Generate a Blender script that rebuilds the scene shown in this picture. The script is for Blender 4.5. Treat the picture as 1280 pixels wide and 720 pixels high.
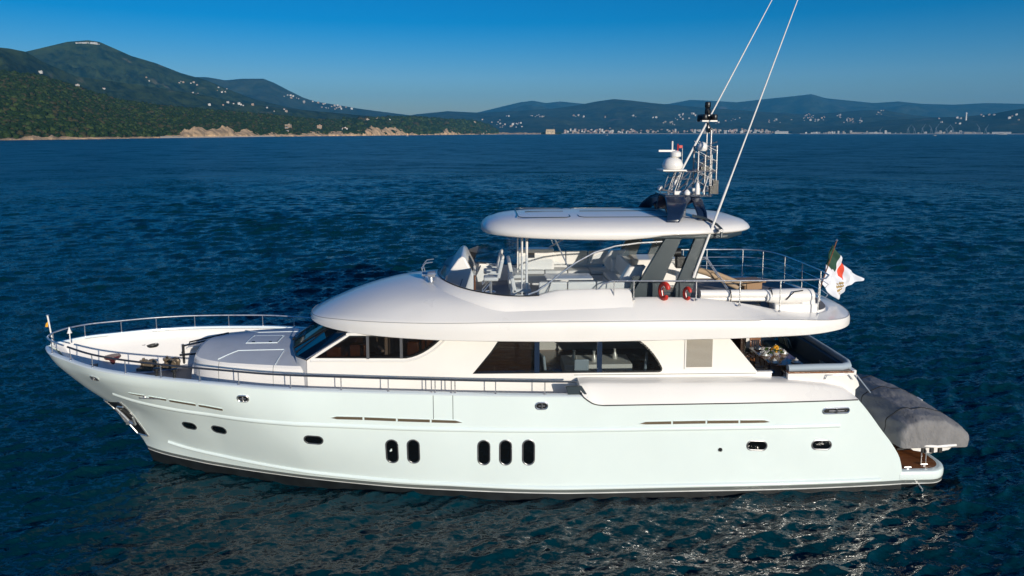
import bpy, bmesh, math, random
import numpy as np
from mathutils import Vector, Matrix
from mathutils.geometry import tessellate_polygon
R=math.radians
random.seed(7)
for o in list(bpy.data.objects): bpy.data.objects.remove(o)
S=bpy.context.scene; COL=S.collection
# ---------------------------------------------------------------- camera
cd=bpy.data.cameras.new('camera'); cam=bpy.data.objects.new('camera',cd); COL.objects.link(cam)
cam.location=(0,-26,12.0); cam.rotation_euler=(R(90-7),0,R(-2.5))
cd.sensor_width=36; cd.lens=900/1280*36; cd.shift_y=-83.5/1280; cd.clip_end=60000; cd.clip_start=.5
S.camera=cam
# ---------------------------------------------------------------- world, sun, exposure
SUN_EL=13.; SUN_AZ=25.   # azimuth measured aft of the port beam
sd=Vector((math.sin(R(SUN_AZ))*math.cos(R(SUN_EL)),-math.cos(R(SUN_AZ))*math.cos(R(SUN_EL)),math.sin(R(SUN_EL))))
W=bpy.data.worlds.new('World'); S.world=W; W.use_nodes=True
nt=W.node_tree; nt.nodes.clear()
sky=nt.nodes.new('ShaderNodeTexSky'); sky.sky_type='NISHITA'; sky.sun_disc=False
sky.sun_elevation=R(SUN_EL); sky.sun_rotation=math.atan2(sd.x,sd.y)
sky.air_density=1.0; sky.dust_density=.8; sky.ozone_density=3.0
hs=nt.nodes.new('ShaderNodeHueSaturation'); hs.inputs['Saturation'].default_value=1.8; hs.inputs['Hue'].default_value=.503
bg=nt.nodes.new('ShaderNodeBackground'); bg.inputs['Strength'].default_value=.082
wo=nt.nodes.new('ShaderNodeOutputWorld')
nt.links.new(sky.outputs[0],hs.inputs['Color']); tn_=nt.nodes.new('ShaderNodeMix'); tn_.data_type='RGBA'; tn_.blend_type='MULTIPLY'; tn_.inputs[0].default_value=1; 
wtc=nt.nodes.new('ShaderNodeTexCoord'); wsp=nt.nodes.new('ShaderNodeSeparateXYZ'); nt.links.new(wtc.outputs['Generated'],wsp.inputs[0])
wmr=nt.nodes.new('ShaderNodeMapRange'); wmr.inputs[1].default_value=0; wmr.inputs[2].default_value=.17; nt.links.new(wsp.outputs[2],wmr.inputs[0])
wmx=nt.nodes.new('ShaderNodeMix'); wmx.data_type='RGBA'; wmx.inputs[6].default_value=(1.0,.92,1.36,1); wmx.inputs[7].default_value=(.50,.80,1.03,1); nt.links.new(wmr.outputs[0],wmx.inputs[0]); nt.links.new(wmx.outputs[2],tn_.inputs[7]); nt.links.new(hs.outputs[0],tn_.inputs[6]); nt.links.new(tn_.outputs[2],bg.inputs[0]); nt.links.new(bg.outputs[0],wo.inputs[0])
sl=bpy.data.lights.new('sun','SUN'); sl.energy=4.1; sl.angle=R(.5); sl.color=(1,.92,.80)
so=bpy.data.objects.new('sun',sl); COL.objects.link(so); so.rotation_euler=sd.to_track_quat('Z','Y').to_euler()
S.view_settings.view_transform='Standard'; S.view_settings.look='None'; S.view_settings.exposure=.22; S.view_settings.gamma=1
S.render.engine='CYCLES'
S.cycles.max_bounces=8; S.cycles.transparent_max_bounces=16; S.cycles.volume_bounces=0
# ---------------------------------------------------------------- materials
def srgb(h):
    c=[int(h[i:i+2],16)/255 for i in (0,2,4)]
    return tuple((x/12.92 if x<=.04045 else ((x+.055)/1.055)**2.4) for x in c)
def mat(name,col,rough=.4,metal=0,var=0,vscale=3,bump=0,bscale=20,coat=0,spec=.5,col2=None,rvar=0,bdist=.02,aniso=None):
    m=bpy.data.materials.new(name); m.use_nodes=True; n=m.node_tree; p=n.nodes['Principled BSDF']
    p.inputs['Base Color'].default_value=(*col,1); p.inputs['Roughness'].default_value=rough; p.inputs['Metallic'].default_value=metal
    p.inputs['Specular IOR Level'].default_value=spec
    p.inputs['Coat Weight'].default_value=coat; p.inputs['Coat Roughness'].default_value=.06
    tc=n.nodes.new('ShaderNodeTexCoord')
    src=tc.outputs['Object']
    if aniso:
        mp=n.nodes.new('ShaderNodeMapping'); mp.inputs['Scale'].default_value=aniso; n.links.new(src,mp.inputs[0]); src=mp.outputs[0]
    if var or col2:
        t=n.nodes.new('ShaderNodeTexNoise'); t.inputs['Scale'].default_value=vscale; t.inputs['Detail'].default_value=6
        n.links.new(src,t.inputs['Vector'])
        mx=n.nodes.new('ShaderNodeMix'); mx.data_type='RGBA'
        c2=col2 if col2 else tuple(max(0,c*(1-var)) for c in col)
        mx.inputs[6].default_value=(*col,1); mx.inputs[7].default_value=(*c2,1)
        mr=n.nodes.new('ShaderNodeMapRange'); mr.inputs[1].default_value=.38; mr.inputs[2].default_value=.62
        n.links.new(t.outputs['Fac'],mr.inputs[0]); n.links.new(mr.outputs[0],mx.inputs[0]); n.links.new(mx.outputs[2],p.inputs['Base Color'])
    if rvar:
        t=n.nodes.new('ShaderNodeTexNoise'); t.inputs['Scale'].default_value=vscale*.7; t.inputs['Detail'].default_value=4
        n.links.new(src,t.inputs['Vector']); mr=n.nodes.new('ShaderNodeMapRange'); mr.inputs[1].default_value=.3; mr.inputs[2].default_value=.7
        mr.inputs[3].default_value=max(.02,rough-rvar); mr.inputs[4].default_value=rough+rvar
        n.links.new(t.outputs['Fac'],mr.inputs[0]); n.links.new(mr.outputs[0],p.inputs['Roughness'])
    if bump:
        t=n.nodes.new('ShaderNodeTexNoise'); t.inputs['Scale'].default_value=bscale; t.inputs['Detail'].default_value=5
        b=n.nodes.new('ShaderNodeBump'); b.inputs['Strength'].default_value=bump; b.inputs['Distance'].default_value=bdist
        n.links.new(src,t.inputs['Vector']); n.links.new(t.outputs['Fac'],b.inputs['Height']); n.links.new(b.outputs[0],p.inputs['Normal'])
    return m
def planks(name,c1,c2,seam,width,axis=1,rough=.5,length=2.0):
    m=mat(name,c1,rough); n=m.node_tree; p=n.nodes['Principled BSDF']; tc=n.nodes.new('ShaderNodeTexCoord')
    sp=n.nodes.new('ShaderNodeSeparateXYZ'); n.links.new(tc.outputs['Object'],sp.inputs[0])
    d=n.nodes.new('ShaderNodeMath'); d.operation='DIVIDE'; d.inputs[1].default_value=width; n.links.new(sp.outputs[axis],d.inputs[0])
    fr=n.nodes.new('ShaderNodeMath'); fr.operation='FRACT'; n.links.new(d.outputs[0],fr.inputs[0])
    lt=n.nodes.new('ShaderNodeMath'); lt.operation='LESS_THAN'; lt.inputs[1].default_value=.1; n.links.new(fr.outputs[0],lt.inputs[0])
    fl=n.nodes.new('ShaderNodeMath'); fl.operation='FLOOR'; n.links.new(d.outputs[0],fl.inputs[0])
    wn=n.nodes.new('ShaderNodeTexWhiteNoise'); wn.noise_dimensions='1D'; n.links.new(fl.outputs[0],wn.inputs['W'])
    mx=n.nodes.new('ShaderNodeMix'); mx.data_type='RGBA'; mx.inputs[6].default_value=(*c1,1); mx.inputs[7].default_value=(*c2,1)
    nz=n.nodes.new('ShaderNodeTexNoise'); nz.inputs['Scale'].default_value=5; n.links.new(tc.outputs['Object'],nz.inputs['Vector'])
    av=n.nodes.new('ShaderNodeMath'); av.operation='ADD'; n.links.new(wn.outputs[0],av.inputs[0]); n.links.new(nz.outputs[0],av.inputs[1])
    hv=n.nodes.new('ShaderNodeMath'); hv.operation='MULTIPLY'; hv.inputs[1].default_value=.55; n.links.new(av.outputs[0],hv.inputs[0])
    n.links.new(hv.outputs[0],mx.inputs[0])
    m2=n.nodes.new('ShaderNodeMix'); m2.data_type='RGBA'; m2.inputs[7].default_value=(*seam,1)
    n.links.new(lt.outputs[0],m2.inputs[0]); n.links.new(mx.outputs[2],m2.inputs[6]); n.links.new(m2.outputs[2],p.inputs['Base Color'])
    return m
def glass(name,tint,alpha,rough=.02):
    # clear share `alpha` of the light goes straight through (tinted), the rest meets a dark film; Fresnel gloss on top
    m=bpy.data.materials.new(name); m.use_nodes=True; n=m.node_tree; n.nodes.clear()
    out=n.nodes.new('ShaderNodeOutputMaterial'); tr=n.nodes.new('ShaderNodeBsdfTransparent'); tr.inputs[0].default_value=(*tint,1)
    df=n.nodes.new('ShaderNodeBsdfDiffuse'); df.inputs[0].default_value=(tint[0]*.06,tint[1]*.06,tint[2]*.06,1)
    gl=n.nodes.new('ShaderNodeBsdfGlossy'); gl.inputs['Roughness'].default_value=rough
    fz=n.nodes.new('ShaderNodeFresnel'); fz.inputs[0].default_value=1.5
    a=n.nodes.new('ShaderNodeMixShader'); a.inputs[0].default_value=alpha; n.links.new(df.outputs[0],a.inputs[1]); n.links.new(tr.outputs[0],a.inputs[2])
    b=n.nodes.new('ShaderNodeMixShader'); n.links.new(fz.outputs[0],b.inputs[0]); n.links.new(a.outputs[0],b.inputs[1]); n.links.new(gl.outputs[0],b.inputs[2])
    n.links.new(b.outputs[0],out.inputs[0]); return m
HAZE=3.6e-5
M={}
M['hull']=mat('hull_paint',(.77,.865,.84),.22,var=.03,vscale=.5,coat=.6,rvar=.04,bump=.10,bscale=1.6,bdist=.03)
M['white']=mat('gelcoat_white',(.83,.80,.755),.32,var=.03,vscale=.7,coat=.35,rvar=.06)
M['white_rough']=mat('nonskid_grey',(.52,.54,.57),.6,var=.06,vscale=2,bump=.15,bscale=150)
M['cap']=mat('cap_paint',(.72,.80,.82),.25,coat=.4)
M['black']=mat('black_paint',(.012,.013,.014),.35)
M['antifoul']=mat('antifouling',(.012,.016,.018),.5,var=.4,vscale=2)
M['boot']=mat('boot_stripe',(.13,.145,.14),.2,coat=.5)
M['bootwhite']=mat('boot_white',(.75,.76,.74),.3,var=.25,vscale=4,aniso=(.4,1,8))
M['steel']=mat('polished_steel',(.66,.66,.66),.30,metal=.85,rvar=.04,vscale=10)
M['steel_shaded']=mat('shaded_steel',(.075,.085,.10),.25,metal=.6)  # copy of the polished steel; dark water reflection put into its colour
M['steel2']=mat('brushed_steel',(.27,.27,.28),.34,metal=.8)
M['teak']=planks('teak_deck',(.23,.15,.105),(.30,.20,.14),(.02,.016,.014),.06)
M['teakwet']=planks('wet_teak',(.17,.058,.022),(.24,.09,.035),(.02,.01,.008),.07,rough=.12)
M['teakgrey']=planks('grey_teak',(.15,.13,.12),(.2,.18,.165),(.03,.03,.03),.06)
M['wood']=mat('varnished_wood',(.26,.10,.035),.25,var=.5,vscale=6,coat=.5,aniso=(1,6,6))
M['darkwood']=mat('dark_wood',(.045,.02,.010),.3,var=.5,vscale=8,aniso=(1,1,12))
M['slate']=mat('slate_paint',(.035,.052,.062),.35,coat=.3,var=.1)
M['navy']=mat('navy_paint',(.010,.022,.05),.25,coat=.5)
M['bronze']=mat('vent_bronze',(.17,.13,.085),.35,metal=.35)
M['dglass']=glass('dark_glass',(.62,.58,.54),.9)
M['sglass']=glass('salon_glass',(.84,.86,.86),.96)
M['wglass']=glass('windscreen_glass',(.03,.05,.07),.35)
M['port']=mat('port_glass',(.004,.005,.006),.04,spec=.6)
M['acry']=glass('acrylic_screen',(.88,.92,.95),.97,.01)
M['rubber']=mat('rubber',(.02,.02,.02),.6)
M['cushion']=mat('seat_vinyl',(.68,.67,.64),.55,var=.04,bump=.1,bscale=40)
M['bluec']=mat('navy_cushion',(.03,.085,.14),.7,bump=.2,bscale=60)
M['greyc']=mat('pale_blue_cushion',(.33,.40,.46),.65,bump=.1,bscale=60)
M['red']=mat('red_buoy',(.55,.03,.018),.45)
M['canvas']=mat('tender_canvas',(.215,.21,.21),.75,var=.18,vscale=1.5,bump=.8,bscale=3.2,bdist=.10,aniso=(1.6,.7,1))
M['rope']=mat('rope',(.5,.47,.4),.8,bump=.5,bscale=80)
M['grille']=mat('grille_tan',(.30,.27,.22),.5)
M['floorgrey']=mat('fly_deck_floor',(.20,.185,.175),.7,var=.1)
M['cloth']=mat('table_linen',(.75,.75,.72),.8)
M['silver']=mat('silver',(.74,.73,.70),.35,metal=.35)
M['yellow']=mat('yellow_petals',(.75,.38,.03),.6); M['leaf']=mat('green_leaf',(.06,.12,.03),.6)
M['bag']=mat('brown_leather',(.28,.13,.05),.6,var=.2)
M['tan']=mat('tan_canvas',(.42,.30,.19),.8)
# ---------------------------------------------------------------- mesh helpers
class MB:
    def __init__(s): s.v=[]; s.f=[]; s.m=[]
    def add(s,vs,fs,mi=0):
        k=len(s.v); s.v+= [tuple(v) for v in vs]
        for f in fs: s.f.append([i+k for i in f]); s.m.append(mi)
        return s
    def box(s,c,d,mi=0,rz=0,ry=0,rx=0,taper=1):
        x,y,z=[q/2 for q in d]
        vs=[Vector((sx*x*(taper if sz>0 else 1),sy*y*(taper if sz>0 else 1),sz*z)) for sz in(-1,1) for sx,sy in((-1,-1),(1,-1),(1,1),(-1,1))]
        mm=Matrix.Rotation(rz,3,'Z')@Matrix.Rotation(ry,3,'Y')@Matrix.Rotation(rx,3,'X')
        vs=[mm@v+Vector(c) for v in vs]
        return s.add(vs,[(3,2,1,0),(4,5,6,7),(0,1,5,4),(1,2,6,5),(2,3,7,6),(3,0,4,7)],mi)
    def tube(s,path,r,n=8,mi=0,closed=False,caps=True):
        P=[Vector(p) for p in path]; rr=r if isinstance(r,(list,tuple)) else [r]*len(P)
        N=len(P); rings=[]; up=None
        for i in range(N):
            if closed: t=P[(i+1)%N]-P[i-1]
            else: t=P[min(i+1,N-1)]-P[max(i-1,0)]
            t=t.normalized() if t.length>1e-9 else Vector((0,0,1))
            if up is None: up=Vector((0,0,1)) if abs(t.z)<.9 else Vector((1,0,0))
            a=t.cross(up)
            if a.length<1e-4: a=t.cross(Vector((0,1,0)))
            a.normalize(); b=a.cross(t).normalized(); up=b
            rings.append([P[i]+(a*math.cos(2*math.pi*k/n)+b*math.sin(2*math.pi*k/n))*rr[i] for k in range(n)])
        return s.loft(rings,mi,closed,caps)
    def loft(s,rings,mi=0,closed=False,caps=True,cu=True,flip=False):
        n=len(rings[0]); k=len(s.v)
        for r in rings: s.v+=[tuple(v) for v in r]
        m=len(rings)
        for i in range(m if closed else m-1):
            a=k+i*n; b=k+((i+1)%m)*n
            for j in range(n if cu else n-1):
                q=[a+j,a+(j+1)%n,b+(j+1)%n,b+j]
                s.f.append(q[::-1] if flip else q); s.m.append(mi if not callable(mi) else mi(i,j))
        if caps and not closed:
            c=mi if not callable(mi) else mi(0,0)
            s.f.append([k+j for j in range(n)][::-1]); s.m.append(c)
            s.f.append([k+(m-1)*n+j for j in range(n)]); s.m.append(c)
        return s
    def lathe(s,prof,c,n=16,mi=0,axis='z'):
        rings=[]
        for r,h in prof:
            ring=[]
            for k in range(n):
                a=2*math.pi*k/n; u,v=r*math.cos(a),r*math.sin(a)
                p={'z':(u,v,h),'y':(u,h,v),'x':(h,u,v)}[axis]
                ring.append(Vector(c)+Vector(p))
            rings.append(ring)
        return s.loft(rings,mi)
    def prism(s,poly,axis,lo,hi,mi=0,holes=()):
        loops=[list(poly)]+[list(h) for h in holes]
        P={'y':lambda a,b,t:(a,t,b),'x':lambda a,b,t:(t,a,b),'z':lambda a,b,t:(a,b,t)}[axis]
        flat=[p for l in loops for p in l]
        tris=tessellate_polygon([[Vector((p[0],p[1],0)) for p in l] for l in loops])
        n=len(flat)
        vs=[P(p[0],p[1],lo) for p in flat]+[P(p[0],p[1],hi) for p in flat]
        fs=[tuple(t) for t in tris]+[tuple(i+n for i in t)[::-1] for t in tris]
        k=0
        for l in loops:
            m=len(l)
            for i in range(m): fs.append((k+i,k+(i+1)%m,k+(i+1)%m+n,k+i+n))
            k+=m
        return s.add(vs,fs,mi)
    def mirror(s):
        n=len(s.v); nf=len(s.f)
        s.v+=[(x,-y,z) for x,y,z in s.v[:n]]
        s.f+=[[i+n for i in f][::-1] for f in s.f[:nf]]; s.m+=s.m[:nf]
        return s
def props(o,label=None,cat=None,group=None,kind=None):
    if label: o['label']=label
    if cat: o['category']=cat
    if group: o['group']=group
    if kind: o['kind']=kind
    return o
def root(name,loc,label,cat,group=None):
    o=bpy.data.objects.new(name,None); o.location=loc; o.empty_display_size=.2; COL.objects.link(o)
    return props(o,label,cat,group)
def build(name,mb,mats,parent=None,smooth=40,bevel=0,label=None,cat=None,group=None,kind=None,origin=None,bseg=2,sub=0,recalc=True):
    me=bpy.data.meshes.new(name)
    base=Vector((0,0,0))
    if parent is not None:
        p=parent
        while p.parent: p=p.parent
        base=Vector(p.location)
    elif origin is not None: base=Vector(origin)
    me.from_pydata([tuple(Vector(v)-base) for v in mb.v],[],mb.f)
    if not isinstance(mats,(list,tuple)): mats=[mats]
    for m in mats: me.materials.append(m)
    me.polygons.foreach_set('material_index',mb.m)
    if recalc:
        bm=bmesh.new(); bm.from_mesh(me); bmesh.ops.recalc_face_normals(bm,faces=bm.faces); bm.to_mesh(me); bm.free()
    me.validate(); me.update()
    o=bpy.data.objects.new(name,me); COL.objects.link(o)
    if parent is not None: o.parent=parent
    elif origin is not None: o.location=base
    if smooth:
        me.shade_smooth(); me.set_sharp_from_angle(angle=R(smooth))
    if bevel:
        b=o.modifiers.new('bevel','BEVEL'); b.width=bevel; b.segments=bseg; b.limit_method='ANGLE'; b.angle_limit=R(30)
        b.harden_normals=False
    if sub:
        s_=o.modifiers.new('subsurf','SUBSURF'); s_.levels=sub; s_.render_levels=sub
    return props(o,label,cat,group,kind)
def split_mb(mb,gap=.02):
    # sort a builder's faces into separate pieces (pieces that touch stay together)
    n=len(mb.v); par=list(range(n))
    def find(a):
        while par[a]!=a: par[a]=par[par[a]]; a=par[a]
        return a
    for f in mb.f:
        for k in f[1:]:
            a,b=find(f[0]),find(k)
            if a!=b: par[a]=b
    comp={}
    for fi,f in enumerate(mb.f): comp.setdefault(find(f[0]),[]).append(fi)
    items=[]
    for fs in comp.values():
        vs=[mb.v[k] for fi in fs for k in mb.f[fi]]
        lo=[min(v[i] for v in vs)-gap/2 for i in range(3)]; hi=[max(v[i] for v in vs)+gap/2 for i in range(3)]
        items.append([lo,hi,list(fs)])
    ch=True
    while ch:
        ch=False
        for i in range(len(items)):
            for j in range(i+1,len(items)):
                a,b=items[i],items[j]
                if all(a[0][k]<=b[1][k] and b[0][k]<=a[1][k] for k in range(3)):
                    items[i]=[[min(a[0][k],b[0][k]) for k in range(3)],[max(a[1][k],b[1][k]) for k in range(3)],a[2]+b[2]]; items.pop(j); ch=True; break
            if ch: break
    out=[]
    for lo,hi,fs in items:
        m2=MB(); mp={}
        for fi in fs:
            q=[]
            for k in mb.f[fi]:
                if k not in mp: mp[k]=len(m2.v); m2.v.append(mb.v[k])
                q.append(mp[k])
            m2.f.append(q); m2.m.append(mb.m[fi])
        out.append(m2)
    return out
def builds(name,mb,mats,parent=None,gap=.02,**kw):
    return [build(name,m_,mats,parent,**kw) for m_ in split_mb(mb,gap)]
def copy_tree(o,parent=None,loc=None,rz=None):
    c=o.copy(); COL.objects.link(c)
    if parent is not None: c.parent=parent
    if loc is not None: c.location=loc
    if rz is not None: c.rotation_euler.z=rz
    for ch in [x for x in ALLCH(o)]: copy_tree(ch,c)
    return c
def ALLCH(o): return [x for x in bpy.data.objects if x.parent==o and x is not o]
# ================================================================ SEA
ang_lim=math.radians(46.0005)
core=list(np.radians(np.arange(-46,46.001,.105)))
ext=[]; a=core[-1]; st=.002
while True:
    st=min(st*1.3,.06); a+=st
    if a>=math.pi-.02: break
    ext.append(a)
angs=np.array(sorted([-x for x in ext]+core+ext+[math.pi]))
rs=[.0,2,4,6,7.5]; r=9.
while r<280: rs.append(r); r*=1.0046
while r<18500: rs.append(r); r*=1.06
rs.append(19500.); rs=np.array(rs)
A,Rr=np.meshgrid(angs,rs)
X=Rr*np.sin(A+R(2.5)); Y=-26+Rr*np.cos(A+R(2.5))
rng=np.random.RandomState(3)
Z=np.zeros_like(X); DX=np.zeros_like(X); DY=np.zeros_like(X)
fade=np.clip(1-(Rr-110)/160,0,1); grow=1+np.clip((Rr-38)/60,0,.9)
mean=R(106)
for i in range(150):
    lam=.34*(13.)**(rng.rand()**1.15); k=2*math.pi/lam
    th=mean+rng.randn()*.48
    amp=.0068*lam**.60*(1 if lam<1.6 else .72)*(1.0 if lam<3.2 else (3.2/lam)**.7)
    ph=rng.rand()*6.283; kx,ky=k*math.cos(th),k*math.sin(th)
    p=kx*X+ky*Y+ph
    lf=np.clip((lam/(Rr*.012)-.3),0,1)      # waves finer than the mesh fade out with distance; bump takes over
    if lam>1.5: lf=lf*grow
    Z+=amp*np.sin(p)*lf; c=amp*np.cos(p)*.9*lf
    DX+=c*math.cos(th); DY+=c*math.sin(th)
env=.85+.15*np.sin(X*.11+Y*.07)+.12*np.sin(-X*.05+Y*.17+1.3)
env=np.clip(env,.35,1.25)
Z*=fade*env; X+=DX*fade*env; Y+=DY*fade*env
nr,na=X.shape
me=bpy.data.meshes.new('sea')
co=np.stack([X,Y,Z],-1).reshape(-1,3)
idx=np.arange(nr*na).reshape(nr,na); nx=np.roll(idx,-1,axis=1)
quads=np.stack([idx[:-1],nx[:-1],nx[1:],idx[1:]],-1).reshape(-1,4)
me.vertices.add(len(co)); me.vertices.foreach_set('co',co.ravel())
me.loops.add(len(quads)*4); me.loops.foreach_set('vertex_index',quads.ravel())
me.polygons.add(len(quads)); me.polygons.foreach_set('loop_start',np.arange(len(quads))*4)
me.polygons.foreach_set('use_smooth',np.ones(len(quads),bool))
me.update(calc_edges=True); me.validate()
bm=bmesh.new(); bm.from_mesh(me); bmesh.ops.remove_doubles(bm,verts=[v for v in bm.verts if (v.co.xy-Vector((0,-26))).length<1e-4],dist=1e-3)
bmesh.ops.recalc_face_normals(bm,faces=bm.faces)
if sum(f.normal.z for f in list(bm.faces)[:2000])<0: bmesh.ops.reverse_faces(bm,faces=bm.faces)
bm.to_mesh(me); bm.free()
seao=bpy.data.objects.new('sea',me); COL.objects.link(seao); props(seao,kind='structure')
m=bpy.data.materials.new('sea_water'); m.use_nodes=True; n=m.node_tree; p=n.nodes['Principled BSDF']
p.inputs['Base Color'].default_value=(.0004,.023,.034,1); p.inputs['Roughness'].default_value=.06; p.inputs['IOR'].default_value=1.25
tc=n.nodes.new('ShaderNodeTexCoord'); 
L_=n.links.new
def slope(sc,det,vec,rot,k,seed,rough=.55):
    """random wave slopes (dx,dy) straight from a noise field, so they do not fade with distance"""
    mp=n.nodes.new('ShaderNodeMapping'); mp.inputs['Scale'].default_value=vec; mp.inputs['Rotation'].default_value=(0,0,rot); mp.inputs['Location'].default_value=(seed,seed*1.7,0)
    L_(tc.outputs['Object'],mp.inputs[0]); t=n.nodes.new('ShaderNodeTexNoise'); t.inputs['Scale'].default_value=sc; t.inputs['Detail'].default_value=det; t.inputs['Roughness'].default_value=rough
    L_(mp.outputs[0],t.inputs['Vector']); s=n.nodes.new('ShaderNodeVectorMath'); s.operation='SUBTRACT'; s.inputs[1].default_value=(.5,.5,.5); L_(t.outputs['Color'],s.inputs[0])
    q=n.nodes.new('ShaderNodeVectorMath'); q.operation='MULTIPLY'; q.inputs[1].default_value=(k*.7,k,0); L_(s.outputs[0],q.inputs[0]); return q.outputs[0]
def vadd(a,b):
    q=n.nodes.new('ShaderNodeVectorMath'); q.operation='ADD'; L_(a,q.inputs[0]); L_(b,q.inputs[1]); return q.outputs[0]
def vscale(a,f):
    q=n.nodes.new('ShaderNodeVectorMath'); q.operation='SCALE'; L_(a,q.inputs[0]); L_(f,q.inputs['Scale']); return q.outputs[0]
geo=n.nodes.new('ShaderNodeNewGeometry')
ln=n.nodes.new('ShaderNodeVectorMath'); ln.operation='LENGTH'; L_(geo.outputs['Position'],ln.inputs[0])
mr=n.nodes.new('ShaderNodeMapRange'); mr.inputs[1].default_value=20; mr.inputs[2].default_value=130; mr.inputs[3].default_value=.22; mr.inputs[4].default_value=1.0
L_(ln.outputs['Value'],mr.inputs[0])
fine=vadd(slope(3.6,4,(1,2.2,1),R(-14),1.7,3.1),slope(9.0,2,(1,1.8,1),R(-20),.7,7.7))
mid=slope(1.1,4,(1,2.4,1),R(-12),1.7,9.7)
big=slope(.045,9,(1,1.3,1),R(-8),2.3,5.2,.82)
gust=n.nodes.new('ShaderNodeTexNoise'); gust.inputs['Scale'].default_value=.035; gust.inputs['Detail'].default_value=4
mpg=n.nodes.new('ShaderNodeMapping'); mpg.inputs['Scale'].default_value=(.5,1.6,1); L_(tc.outputs['Object'],mpg.inputs[0]); L_(mpg.outputs[0],gust.inputs['Vector'])
gr=n.nodes.new('ShaderNodeMapRange'); gr.inputs[1].default_value=.35; gr.inputs[2].default_value=.65; gr.inputs[3].default_value=.82; gr.inputs[4].default_value=1.2; L_(gust.outputs[0],gr.inputs[0])
rf=n.nodes.new('ShaderNodeMapRange'); rf.inputs[1].default_value=15; rf.inputs[2].default_value=220; rf.inputs[3].default_value=.10; rf.inputs[4].default_value=.30; L_(ln.outputs['Value'],rf.inputs[0]); L_(rf.outputs[0],p.inputs['Roughness'])
far_=vscale(vadd(mid,big),mr.outputs[0])
tot=vscale(vadd(fine,far_),gr.outputs[0])
sm=vadd(tot,geo.outputs['Normal']); nn=n.nodes.new('ShaderNodeVectorMath'); nn.operation='NORMALIZE'; L_(sm,nn.inputs[0]); L_(nn.outputs[0],p.inputs['Normal'])
me.materials.append(m); SEA_MAT=m
# ================================================================ LAND
from mathutils import noise as MN
F=900.;HZ=166.
def wpos(px,D):   # bearing of a far skyline point, at distance D
    a=math.atan((px-640)/(F/math.cos(R(7))))+R(2.5)
    return D*math.sin(a),-26+D*math.cos(a)
def bearing(px): return math.atan((px-640)/(F/math.cos(R(7))))+R(2.5)
def zat(py,px,D):
    a=bearing(px)-R(2.5)
    return 12+(HZ-py)/F*D*math.cos(a)*math.cos(R(7))**2*1.0
def lin(x,pts):
    xs=[p[0] for p in pts]; ys=[p[1] for p in pts]; return float(np.interp(x,xs,ys))
def land(name,sky,shore,ridge,px0,px1,mats,nj=44,step=3.,rough=.10,behind=.25,exp=.8,matf=None,zbase=-2.5):
    """terrain from a shoreline up to a skyline; sky/shore/ridge: skyline row, shore distance, ridge distance by bearing"""
    mb=MB(); rings=[]; pxs=np.arange(px0,px1+.1,step)
    for q in pxs:
        d0=lin(q,shore); d1=lin(q,ridge); zr=max(2,zat(lin(q,sky),q,d1)); ring=[]
        for j in range(nj+10):
            if j<=nj:
                t=j/nj; d=d0+(d1-d0)*t; h=zr*(t**exp)
                x,y=wpos(q,d); s=(d1*.05)
                w=(math.sin(math.pi*min(1,t*1.0))**.7 if t<1 else 0)
                nn=MN.fractal(Vector((x/(s*2.2),y/(s*2.2),3.1)),.8,2.1,6)
                h=h*(1-rough*.6*w)+zr*rough*1.5*nn*w
                z=max(h,.4 if t>0 else zbase)+(zbase-.4 if t==0 else 0)
                if t>0 and t<1:   # never rise above the skyline seen from the sea
                    z=min(z,12+(zr-12)*(d/d1)*.995 if zr>12 else z)
                if t==0: z=zbase
            else:
                t=(j-nj)/9; d=d1*(1+behind*t); x,y=wpos(q,d); z=zr*(1-t)**1.3+zbase*t
            ring.append((x,y,z))
        rings.append(ring)
    def mi(i,j): return matf(i,j,nj) if matf else 0
    mb.loft(rings,mi,caps=False,cu=False)
    return build(name,mb,mats,smooth=60,kind='structure')
def landmat(name,c1,c2,c3,s1,s2):
    m=mat(name,c1,.9,spec=.1); n=m.node_tree; p=n.nodes['Principled BSDF']; tc=n.nodes.new('ShaderNodeTexCoord')
    a=n.nodes.new('ShaderNodeTexNoise'); a.inputs['Scale'].default_value=s1; a.inputs['Detail'].default_value=12; a.inputs['Roughness'].default_value=.75
    b=n.nodes.new('ShaderNodeTexNoise'); b.inputs['Scale'].default_value=s2; b.inputs['Detail'].default_value=8
    n.links.new(tc.outputs['Object'],a.inputs[0]); n.links.new(tc.outputs['Object'],b.inputs[0])
    r=n.nodes.new('ShaderNodeValToRGB'); e=r.color_ramp.elements; e[0].position=.4; e[0].color=(*c1,1); e[1].position=.58; e[1].color=(*c2,1)
    n.links.new(a.outputs[0],r.inputs[0]); r2=n.nodes.new('ShaderNodeValToRGB'); e=r2.color_ramp.elements; e[0].position=.64; e[0].color=(0,0,0,1); e[1].position=.72; e[1].color=(1,1,1,1)
    n.links.new(b.outputs[0],r2.inputs[0]); mx=n.nodes.new('ShaderNodeMix'); mx.data_type='RGBA'; mx.inputs[7].default_value=(*c3,1)
    n.links.new(r2.outputs[0],mx.inputs[0]); n.links.new(r.outputs[0],mx.inputs[6]); n.links.new(mx.outputs[2],p.inputs['Base Color']); return m
M['wood1']=landmat('near_forest_floor',(.010,.020,.008),(.028,.045,.014),(.10,.075,.045),.03,.008)
M['hill2']=landmat('hill_forest',(.005,.014,.008),(.034,.050,.018),(.10,.09,.06),.012,.006)
M['hill3']=landmat('far_hill',(.012,.022,.014),(.04,.05,.028),(.09,.08,.06),.004,.003)
M['rock']=mat('tan_rock',(.80,.53,.29),.9,col2=(.36,.25,.15),vscale=.035,bump=.6,bscale=.3,bdist=1,spec=.1)
SHORE=[(-200,1300),(0,1450),(130,1650),(270,2100),(450,3000),(560,4300),(620,5600),(680,6100)]
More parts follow.
